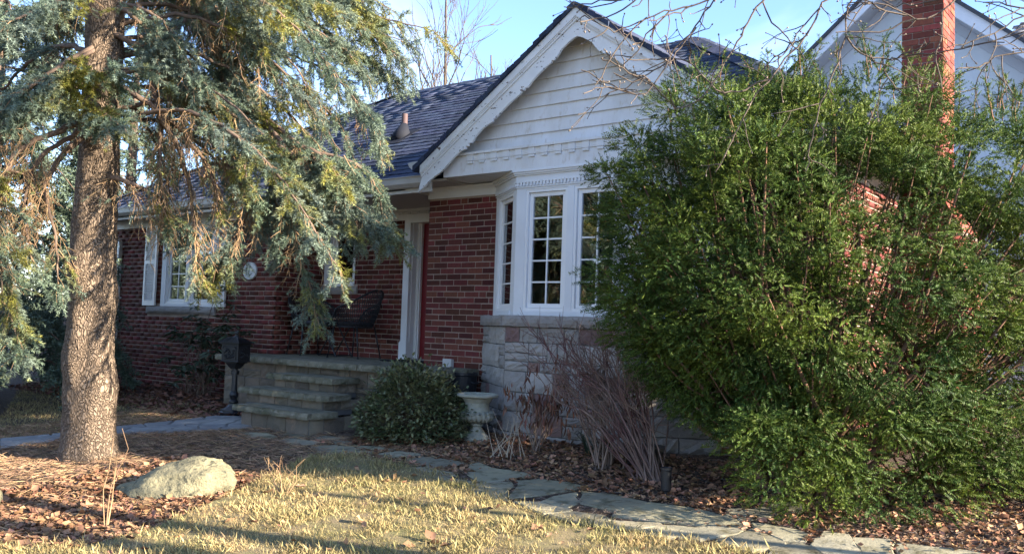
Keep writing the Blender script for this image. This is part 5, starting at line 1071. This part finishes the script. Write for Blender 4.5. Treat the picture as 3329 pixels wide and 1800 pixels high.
# rhododendron with whorls
rh = thing('rhododendron', 'sparse rhododendron with drooping leaves against the left brick wall', 'shrub', (-3.85, -.42, -.15)); tw = []; P = []; D = []
for i in range(34):
    b = np.array([-3.85+rng.normal(0, .16), -.42+rng.normal(0, .08), -.15]); top = np.array([-3.85+rng.normal(0, .42), -.40+rng.normal(0, .16), rng.uniform(.1, 1.0)])
    if i == 0: top = np.array([-3.92, -.22, 1.32])
    if i == 1: top = np.array([-4.75, -.30, .72])
    if i == 2: top = np.array([-3.45, -.25, 1.10])
    q = smooth_pts([b, b*.5+top*.5+rng.normal(0, .06, 3), top], .1); tw.append(tube_np(q, np.linspace(.008, .004, len(q)), 5))
    for w_ in range(3):
        wp_ = top if w_ == 0 else top+rng.normal(0, .11, 3)
        for k in range(9): a = k*.7+rng.uniform(0, .4); P.append(wp_+rng.normal(0, .012, 3)); D.append((math.cos(a), math.sin(a), rng.uniform(-.75, .15)))
tv, tf = leaf_template(.30, .06); n = len(P); O('stems', join(tw), 'barkT', rh); stuff(O('leaves', scatter(tv, tf, frames(D, rng.uniform(.09, .15, n), rng.normal(0, .4, n)), np.array(P)), 'rhodo', rh))
# --- bare shrubs
def bare_bush(name, label, base, stems, m, part='stems', r0=.006, split=3, cat='shrub', twl=(.12, .35), wob=1.0):
    """stems: list of (base offset xy, tip xyz offset)"""
    t = thing(name, label, cat, base); b = np.array(base); acc = []; tips = []
    for (o_, tip) in stems:
        p = b+np.array([o_[0], o_[1], -.02]); e = b+np.array(tip); q = smooth_pts([p, p*.6+e*.4+rng.normal(0, .05*np.linalg.norm(e-p)*wob, 3)+[0, 0, .05*wob], p*.25+e*.75+rng.normal(0, .05*np.linalg.norm(e-p)*wob, 3), e], .07); acc.append(tube_np(q, np.linspace(r0*rng.uniform(.8, 1.3), r0*.3, len(q)), 5)); tips.append(q[-1])
        for k in range(split):
            a = rng.integers(len(q)//3, len(q)-1); d = unit(q[a+1]-q[a])+rng.normal(0, .5, 3); z = twig(q[a], d, rng.uniform(*twl), -.03, 5, .12); acc.append(tube_np(z, np.linspace(r0*.5, r0*.2, len(z)), 4)); tips.append(z[-1])
            if rng.random() < .7:
                z2 = twig(z[3], unit(z[4]-z[3])+rng.normal(0, .6, 3), rng.uniform(.05, .15), -.02, 4, .15); acc.append(tube_np(z2, np.linspace(r0*.35, r0*.18, len(z2)), 3)); tips.append(z2[-1])
    stuff(O(part, join(acc), m, t)); return t, tips
g1 = (3.86, -1.42, gz(3.86, -1.42)); st = []
for i in range(58): k = rng.uniform(0, 1); st.append((rng.normal(0, .05, 2), (-1.25*k**.8+rng.normal(0, .08), -.15*k+rng.normal(0, .14), rng.uniform(.8, 1.36)-.12*k)))
bare_bush('bare_red_shrub', 'leafless reddish twiggy shrub leaning left away from the yew', g1, st, 'redtwig', r0=.0068, split=6)
g2 = (3.30, -1.25, gz(3.3, -1.25)); st = [(rng.normal(0, .05, 2), (rng.normal(-.25, .28), rng.normal(0, .12), rng.uniform(.6, 1.2))) for i in range(20)]
bare_bush('bare_grey_shrub', 'leafless grey-brown shrub with forking stems before the stone base', g2, st, 'greytwig', r0=.009, split=6)
g3 = (2.42, -1.02, gz(2.42, -1.02)); st = [(rng.normal(0, .03, 2), (rng.normal(-.02, .26), rng.normal(0, .12), rng.uniform(.4, .85))) for i in range(12)]
hy, tips = bare_bush('withered_shrub', 'small withered shrub with curled brown leaves in front of the stones', g3, st, 'greytwig', r0=.007, split=4)
P = []; D = []
for p in tips:
    for k in range(3): P.append(p+rng.normal(0, .02, 3)); D.append((rng.normal(0, .25), rng.normal(0, .25), -1))
n = len(P); tv, tf = leaf_template(.22, .12); stuff(O('dead_leaves', scatter(tv, tf, frames(D, rng.uniform(.05, .11, n), rng.uniform(0, 6, n)), np.array(P)), 'pod', hy))
g4 = (2.40, -1.42, gz(2.4, -1.42)); st = [((rng.normal(0, .10), rng.normal(0, .05)), (rng.normal(0, .14), rng.normal(0, .06), rng.uniform(.2, .46))) for i in range(15)]
bare_bush('dry_stalks', 'clump of thin pale dry stalks beside the flagstone path', g4, st, 'tan', r0=.0042, split=0, cat='plant', wob=.15)
g5 = (-8.0, -.35, -.16); st = [((rng.normal(0, .6), rng.normal(0, .15)), (rng.normal(0, .8), rng.normal(0, .25), rng.uniform(.5, 1.25))) for i in range(90)]
bare_bush('bare_red_shrub', 'thicket of dark red leafless twigs in front of the board fence', g5, st, 'redtwig', r0=.006, split=3)
g6 = (1.60, -4.62, gz(1.6, -4.62)); bare_bush('sapling', 'two slender bare saplings rising before the trunk and boulder', g6, [((0, 0), (-.07, .06, .58)), ((.01, 0), (.05, .05, .66)), ((0, .01), (.02, .04, .40))], 'dead', r0=.0055, split=1, cat='plant', twl=(.04, .09))
g7 = (1.86, -3.42, gz(1.86, -3.42)); bare_bush('dry_weed', 'tuft of dry weed stems at the right end of the boulder', g7, [((rng.normal(0, .03), rng.normal(0, .03)), (rng.normal(-.05, .1), rng.normal(0, .05), rng.uniform(.12, .32))) for i in range(9)], 'dead', r0=.004, split=2, cat='plant', twl=(.04, .1))
g8 = (-2.1, -4.0, gz(-2.1, -4)); bare_bush('sapling', 'thin curved bare sapling at the left edge beside the walkway', g8, [((0, 0), (-.15, .1, .75)), ((.05, 0), (.1, .1, .5)), ((.6, .5), (.7, .6, .45)), ((.8, .6), (1.0, .75, .4)), ((.9, .6), (.8, .8, .5))], 'dead', r0=.006, split=2, cat='plant')
g9 = (-6.2, -.3, -.15); bare_bush('climbing_twigs', 'bare thin climber twigs crossing the white downspout', (-6.9, -.16, -.15), [((rng.normal(0, .15), rng.normal(0, .03)), (rng.normal(0, .35), rng.normal(0, .05), rng.uniform(.5, 2.1))) for i in range(14)], 'greytwig', r0=.005, split=4, cat='plant')
# strap-leaved plant under the bare shrubs
sp_ = thing('strap_leaf_plant', 'low clump of dark strap-shaped leaves against the stone base', 'plant', (2.95, -.80, gz(2.95, -.8))); v = []; f = []
for i in range(26):
    a = rng.uniform(0, 6.28); L_ = rng.uniform(.18, .36); b = np.array([2.95+rng.normal(0, .06), -.85+rng.normal(0, .03), gz(2.95, -.85)]); d = np.array([math.cos(a), math.sin(a)*.7, 0]); s_ = np.array([-d[1], d[0], 0])*.012
    for k in range(5): t_ = k/4; c = b+d*L_*t_+[0, 0, .20*math.sin(t_*2.2)]; wv = s_*(1-.8*t_); v += [c-wv, c+wv]
    o = len(v)-10; f += [(o+2*k, o+2*k+1, o+2*k+3, o+2*k+2) for k in range(4)]
stuff(O('leaves', (np.array(v), np.array(f)), 'rhodo', sp_))
# --- bare deciduous trees
def grow(acc, p, d, L_, r_, depth, spread=.55, up_=.12, nseg=6, kids=3, shr=.66, tips=None, wob=.10):
    q = [np.array(p, float)]; d = unit(d)
    for i in range(nseg): d = unit(d+rng.normal(0, wob, 3)+[0, 0, up_*.3]); q.append(q[-1]+d*L_/nseg)
    q = np.array(q); acc.append(tube_np(q, np.linspace(r_, r_*.55, len(q)), 6 if r_ > .02 else 4))
    if depth == 0:
        if tips is not None: tips.append((q[-1], d))
        return
    for k in range(kids):
        a = int(nseg*(.35+.65*(k+1)/kids)); a = min(a, nseg); dd = unit(q[a]-q[a-1]); s_ = unit(np.cross(dd, rng.normal(0, 1, 3)))
        grow(acc, q[a], dd+s_*spread*rng.uniform(.6, 1.3)+[0, 0, up_], L_*shr*rng.uniform(.8, 1.15), r_*(.60 if a < nseg else .7), depth-1, spread, up_, max(3, nseg-1), kids, shr, tips, wob)
def bare_tree(name, label, base, H, lean=(0, 0, 1), seed=0, depth=4, group=None, r0=.12, kids=4, m='magbark'):
    t = thing(name, label, 'tree', base, group=group); b = np.array(base); acc = []
    tr = smooth_pts([b-[0, 0, .3], b+np.array(lean)*H*.3, b+np.array(lean)*H*.65+[.1, 0, 0], b+np.array(lean)*H], .5); O('trunk', join([tube_np(tr, np.linspace(r0, .02, len(tr)), 10)]), m, t, smooth=True)
    for i in range(20):
        f_ = .25+.72*i/20; a = i*2.4+seed; p = tr[int(f_*(len(tr)-1))]; d = np.array([math.cos(a), math.sin(a), 1.5]); grow(acc, p, d, H*.30*(1.15-f_)+.25, r0*.38*(1.1-f_)+.006, depth-2, .5, .18, 5, kids, .6)
    stuff(O('branch', join(acc), m, t)); return t
bare_tree('bare_tree', 'leafless tree with fine upright twigs rising behind the main roof', (-8.95, 9.7, -.2), 10.4, (0, 0, 1), 0, 4, 'bare trees behind the roof', .10, 4)
bare_tree('bare_tree', 'smaller leafless tree behind the roof beside the spruce tips', (-10.3, 8.8, -.2), 8.6, (.03, 0, 1), 1, 4, 'bare trees behind the roof', .08, 4)
bare_tree('bare_tree', 'low leafless tree behind the roof next to the white gable', (-7.7, 10.4, -.2), 8.4, (-.02, 0, 1), 2, 4, 'bare trees behind the roof', .08, 4)
# --- overhanging tree on the right, trunk out of view
ov = thing('overhanging_tree', 'leafless tree whose knobbly branches hang into the picture at the upper right', 'tree', (8.6, -2.7, gz(8.6, -2.7)))
acc = []; bud = [[], []]; FORK = np.array([8.45, -2.8, 2.1])
tq = smooth_pts([(8.7, -2.7, -.5), (8.6, -2.7, .6), FORK, (8.35, -2.7, 3.4), (8.5, -2.6, 5.2)], .15); O('trunk', tube_np(tq, np.linspace(.11, .05, len(tq)), 14), 'magbark', ov, smooth=True)
def limb(pts, r_, twigs=True, k0=0):
    q = smooth_pts(pts, .04); q[1:] += rng.normal(0, .0045, (len(q)-1, 3)); n = len(q); acc.append(tube_np(q, np.linspace(r_, .0028, n), 7))
    for i in range(k0, n, 2):
        if rng.random() < .62 and twigs:
            d = unit(q[min(i+1, n-1)]-q[max(i-1, 0)]); s_ = unit(np.cross(d, rng.normal(0, 1, 3))); L_ = rng.choice([rng.uniform(.02, .07), rng.uniform(.08, .30)]); z = twig(q[i], d*.6+s_*.9, L_, .02, 5, .22); acc.append(tube_np(z, np.linspace(.0034, .0017, len(z)), 4))
            bud[0].append(z[-1]); bud[1].append((*unit(z[-1]-z[-2]), rng.uniform(.009, .016)))
            for e in range(2):
                if rng.random() < .5: z2 = twig(z[3], unit(z[3]-z[2])+rng.normal(0, .6, 3), L_*.4+.02, 0, 3, .2); acc.append(tube_np(z2, .0018, 3)); bud[0].append(z2[-1]); bud[1].append((*unit(z2[-1]-z2[-2]), .014))
for i, (r_, pts) in enumerate(LIMBS[:12]):
    a = np.array(pts[0]); root = (a[0] > 5.9 and a[2] > 3.0)
    limb(pts, r_*.32)
    qq = smooth_pts(pts, .05)
    for s2 in range(3):
        k = int(len(qq)*rng.uniform(.35, .9)); dd = unit(qq[min(k+1, len(qq)-1)]-qq[k-1]); z = twig(qq[k], dd+rng.normal(0, .45, 3)+[0, 0, -.1], rng.uniform(.2, .5), .0, 7, .16)
        if z[-1][2] > 2.15: limb(z, .0045)
    if a[2] > 3.0:
        c = smooth_pts([FORK+[0, 0, rng.uniform(.2, 1.4)], FORK*.5+a*.5+[0, 0, .9], a], .1); acc.append(tube_np(c, np.linspace(.024, r_*.40, len(c)), 8))
for i in range(5):
    a = i*2.4; grow(acc, FORK+[0, 0, 1.8+i*.25], (math.cos(a), math.sin(a), 1.2), rng.uniform(.9, 1.5), .035, 3, .6, .1, 6, 3, .68)
stuff(O('branch', join(acc), 'magbark', ov, smooth=True))
bt = MB().lathe([(0.001, 0), (.28, .15), (.36, .4), (.22, .75), (.02, 1)], 5); bv = np.array(bt.v)[:, [0, 2, 1]]; bf = np.array([q for q in bt.f if len(q) == 4])[:, ::-1]
n = len(bud[0]); D = np.array(bud[1]); stuff(O('buds', scatter(bv, bf, frames(D[:, :3], D[:, 3]), np.array(bud[0])), 'bud', ov))
# --- bare street trees on the right, out of view; their shadows streak the lawn
for (x, y, r_, hh, lb) in ((10.0, -1.33, .045, 8., 'slender leafless tree beyond the right edge whose shadow reaches the path'), (13.0, -1.75, .07, 9., 'slim leafless tree to the right whose thin shadow streaks the lawn'), (11.0, -2.62, .13, 9.5, 'stout leafless tree to the right whose shadow darkens the near lawn')):
    t = thing('street_tree', lb, 'tree', (x, y, gz(x, y)), group='trees along the street'); acc2 = []; b = np.array([x, y, gz(x, y)]); tp = smooth_pts([b-[0, 0, .3], b+[0, .05, 1.2], b+[.1, 0, 2.6], b+[0, .1, hh*.68]], .2)
    O('trunk', tube_np(tp, np.linspace(r_*1.15, r_*.5, len(tp)), 12), 'magbark', t, smooth=True)
    for k in range(7): a = k*2.4; grow(acc2, tp[int(len(tp)*(.90+.015*k))-1], (math.cos(a), math.sin(a), .9), hh*.24, r_*.30, 2, .55, .12, 6, 3, .62)
    for k in range(8): a = k*2.4+1; grow(acc2, tp[int(len(tp)*(.22+.06*k))], (math.cos(a), math.sin(a), .5), .9, .012, 2, .6, .05, 5, 3, .7)
    stuff(O('branch', join(acc2), 'magbark', t))
# ================================================================ GROUND COVER
def inpolys(x, y, polys):
    m_ = np.zeros(x.shape, bool)
    for p in polys: m_ |= inpoly(x, y, p)
    return m_
def region(n, x0, x1, y0, y1, f): 
    x = rng.uniform(x0, x1, n); y = rng.uniform(y0, y1, n); k = f(x, y); return x[k], y[k]
# grass
gx, gy = region(340000, -.5, 7.5, -6.9, -1.9, lambda x, y: inpoly(x, y, LAWNP) | inpoly(x-.12*rng.random(x.shape), y-.22*rng.random(x.shape)**2, LAWNP))
dist = np.hypot(gx-CAM.x, gy-CAM.y); vd = np.stack([gx-CAM.x, gy-CAM.y], -1); fwd = vd[:, 0]*fw.x+vd[:, 1]*fw.y; rgt = vd[:, 0]*rt0.x+vd[:, 1]*rt0.y
ok = (fwd > 3.2) & (np.abs(rgt) < fwd*.72); gx, gy = gx[ok], gy[ok]
ok = np.array([mnoise.noise(Vector((a*5, b*5, 3)))+.5*mnoise.noise(Vector((a*13, b*13, 5))) for a, b in zip(gx, gy)]) > rng.uniform(-.75, .05, len(gx)); gx, gy = gx[ok], gy[ok]
n = len(gx); cl = np.array([mnoise.noise(Vector((a*3, b*3, 0))) for a, b in zip(gx[:n], gy[:n])])
h = (.030+.022*cl)*np.minimum(rng.lognormal(0, .4, n), 2.5); Pg = np.stack([gx, gy, gza(gx, gy)+.022], -1); az = rng.uniform(0, 6.28, n); ln_ = rng.uniform(.2, 1.5, n)
D = np.stack([np.cos(az)*ln_, np.sin(az)*ln_, np.ones(n)], -1); D[:, 1] -= .2
gv = np.array([(-.055, 0, 0), (.055, 0, 0), (.035, .55, .05), (0, 1, .22)]); gf = np.array([(0, 1, 2), (0, 2, 3)])
A = frames(D, h, rng.uniform(0, 6.28, n)); stuff(tag(O('grass', scatter(gv, gf, A, Pg), 'blade'), 'half-dormant yellow-green lawn grass in the foreground', 'grass'))
print('blades', n)
gx, gy = region(26000, -8, -2.2, -3.6, -1.0, lambda x, y: ~inpoly(x, y, WALK) & (y > -.5*(x+2)-4.0)); n = len(gx); D = np.stack([rng.normal(0, 1, n), rng.normal(0, 1, n), np.ones(n)], -1)
stuff(tag(O('grass', scatter(gv, gf, frames(D, rng.uniform(.02, .05, n)), np.stack([gx, gy, gza(gx, gy)], -1)), 'blade'), 'thin dull grass between the walkway and the left wing', 'grass'))
# leaf litter
lv = np.array([(0, 0, 0), (-.34, .35, .16), (-.22, .8, .05), (0, 1.05, .22), (.25, .78, .1), (.36, .33, .2), (0, .45, -.03)]); lf = np.array([(0, 6, 1), (1, 6, 2), (2, 6, 3), (3, 6, 4), (4, 6, 5), (5, 6, 0)])
AV = [p for p in FLAGS]+[WALK]
def litter(name, label, n, box, cond, size, m, lift=.012, avoid=True, stick=.0):
    x, y = region(n, *box, cond)
    if avoid:
        k = ~inpolys(x, y, AV) | (rng.random(len(x)) < stick); x, y = x[k], y[k]
    on = inpolys(x, y, AV) if stick else np.zeros(len(x), bool)
    n = len(x); az = rng.uniform(0, 6.28, n); D = np.stack([np.cos(az), np.sin(az), rng.normal(0, .25, n)], -1)
    P = np.stack([x, y, gza(x, y)+lift+rng.uniform(0, .018, n)+np.where(on, .04, 0)+.05*np.exp(-((x+.4)**2+(y+3.7)**2)/1.69)], -1)
    stuff(tag(O(name, scatter(lv, lf, frames(D, np.minimum(rng.lognormal(-.05, .38, n), 2.2)*size, rng.normal(0, .5, n)), P), m), label, 'leaves'))
notlawn = lambda x, y: ~inpoly(x, y, LAWNP)
litter('leaf_litter', 'drift of orange-brown dead leaves around the boulder at lower left', 9500, (.1, 2.3, -5.6, -3.2), lambda x, y: notlawn(x, y) | (rng.random(x.shape) < .02), .040, 'litter')
litter('leaf_litter', 'brown dead leaves scattered in the bed before the stone base', 8000, (.6, 4.6, -2.1, -.55), notlawn, .036, 'litter', stick=.03)
litter('leaf_litter', 'dead leaves and chips beneath the yew at lower right', 12000, (4.4, 7.6, -2.3, .3), notlawn, .030, 'litter', stick=.03)
litter('leaf_litter', 'dull dead leaves along the foot of the left wing and porch', 4500, (-7.3, -.2, -1.7, -.1), lambda x, y: ~((x > -3.1) & (x < .9) & (y > -.8)) & ~((x > -1.7) & (x < .15) & (y > -1.85)), .05, 'pod', stick=.03)
litter('leaf_litter', 'few leaves lying on the lawn', 260, (1.5, 6, -5.5, -2.2), lambda x, y: inpoly(x, y, LAWNP), .05, 'litter', .04)
sv = np.array([(-.018, 0, 0), (.018, 0, 0), (.018, .5, .10), (-.018, .5, .10), (0, 1, 0)]); sf = np.array([(0, 1, 2), (0, 2, 3), (3, 2, 4)])
def straw(name, label, n, box, cond, size, m):
    x, y = region(n, *box, cond); k = ~inpolys(x, y, AV); x, y = x[k], y[k]; n = len(x); az = rng.uniform(0, 6.28, n); D = np.stack([np.cos(az), np.sin(az), rng.normal(.02, .16, n)], -1)
    P = np.stack([x, y, gza(x, y)+.006+rng.uniform(0, .02, n)+.05*np.exp(-((x+.4)**2+(y+3.7)**2)/1.69)], -1)
    stuff(tag(O(name, scatter(sv, sf, frames(D, rng.uniform(.5, 1.4, n)*size, rng.uniform(0, 6, n)), P), m), label, 'mulch'))
straw('needle_mulch', 'grey-brown needle straw and bark mulch under the spruce', 46000, (-3.2, 2.4, -5.6, -1.5), notlawn, .105, 'straw')
straw('needle_mulch', 'dark shredded mulch in the planting beds by the house', 32000, (-.6, 7.6, -2.5, .2), notlawn, .06, 'greystraw')
# ================================================================ ACROSS THE STREET (seen only in the window panes)
for i, (x, y, h, lb) in enumerate(((-9, -19, 8., 'dark conifer across the street mirrored in the bay window panes'), (-16, -17, 9., 'tall conifer across the street mirrored in the shuttered window'), (-24, -13, 10., 'farthest conifer down the street mirrored in the left window'))):
    a_ = Acc(); t = thing('street_conifer', lb, 'tree', (x, y, -.7), group='conifers across the street'); b = np.array([x, y, -.7])
    O('trunk', MB().tube([b, b+[0, 0, h]], [.2, .03], 8), 'barkT', t)
    for k in range(26):
        f_ = k/26; L_ = 2.9*(1-f_)**.8+.2; a = k*2.4+i; d = np.array([math.cos(a), math.sin(a), 0]); p0 = b+[0, 0, .4+(h-.4)*f_]
        bough(a_, [p0, p0+d*L_*.5, p0+d*L_+[0, 0, -.4*L_]], .1, .6, .03, .38, .85, 3.2)
    stuff(O('needles', a_.needles(SPRC), 'needle2', t))
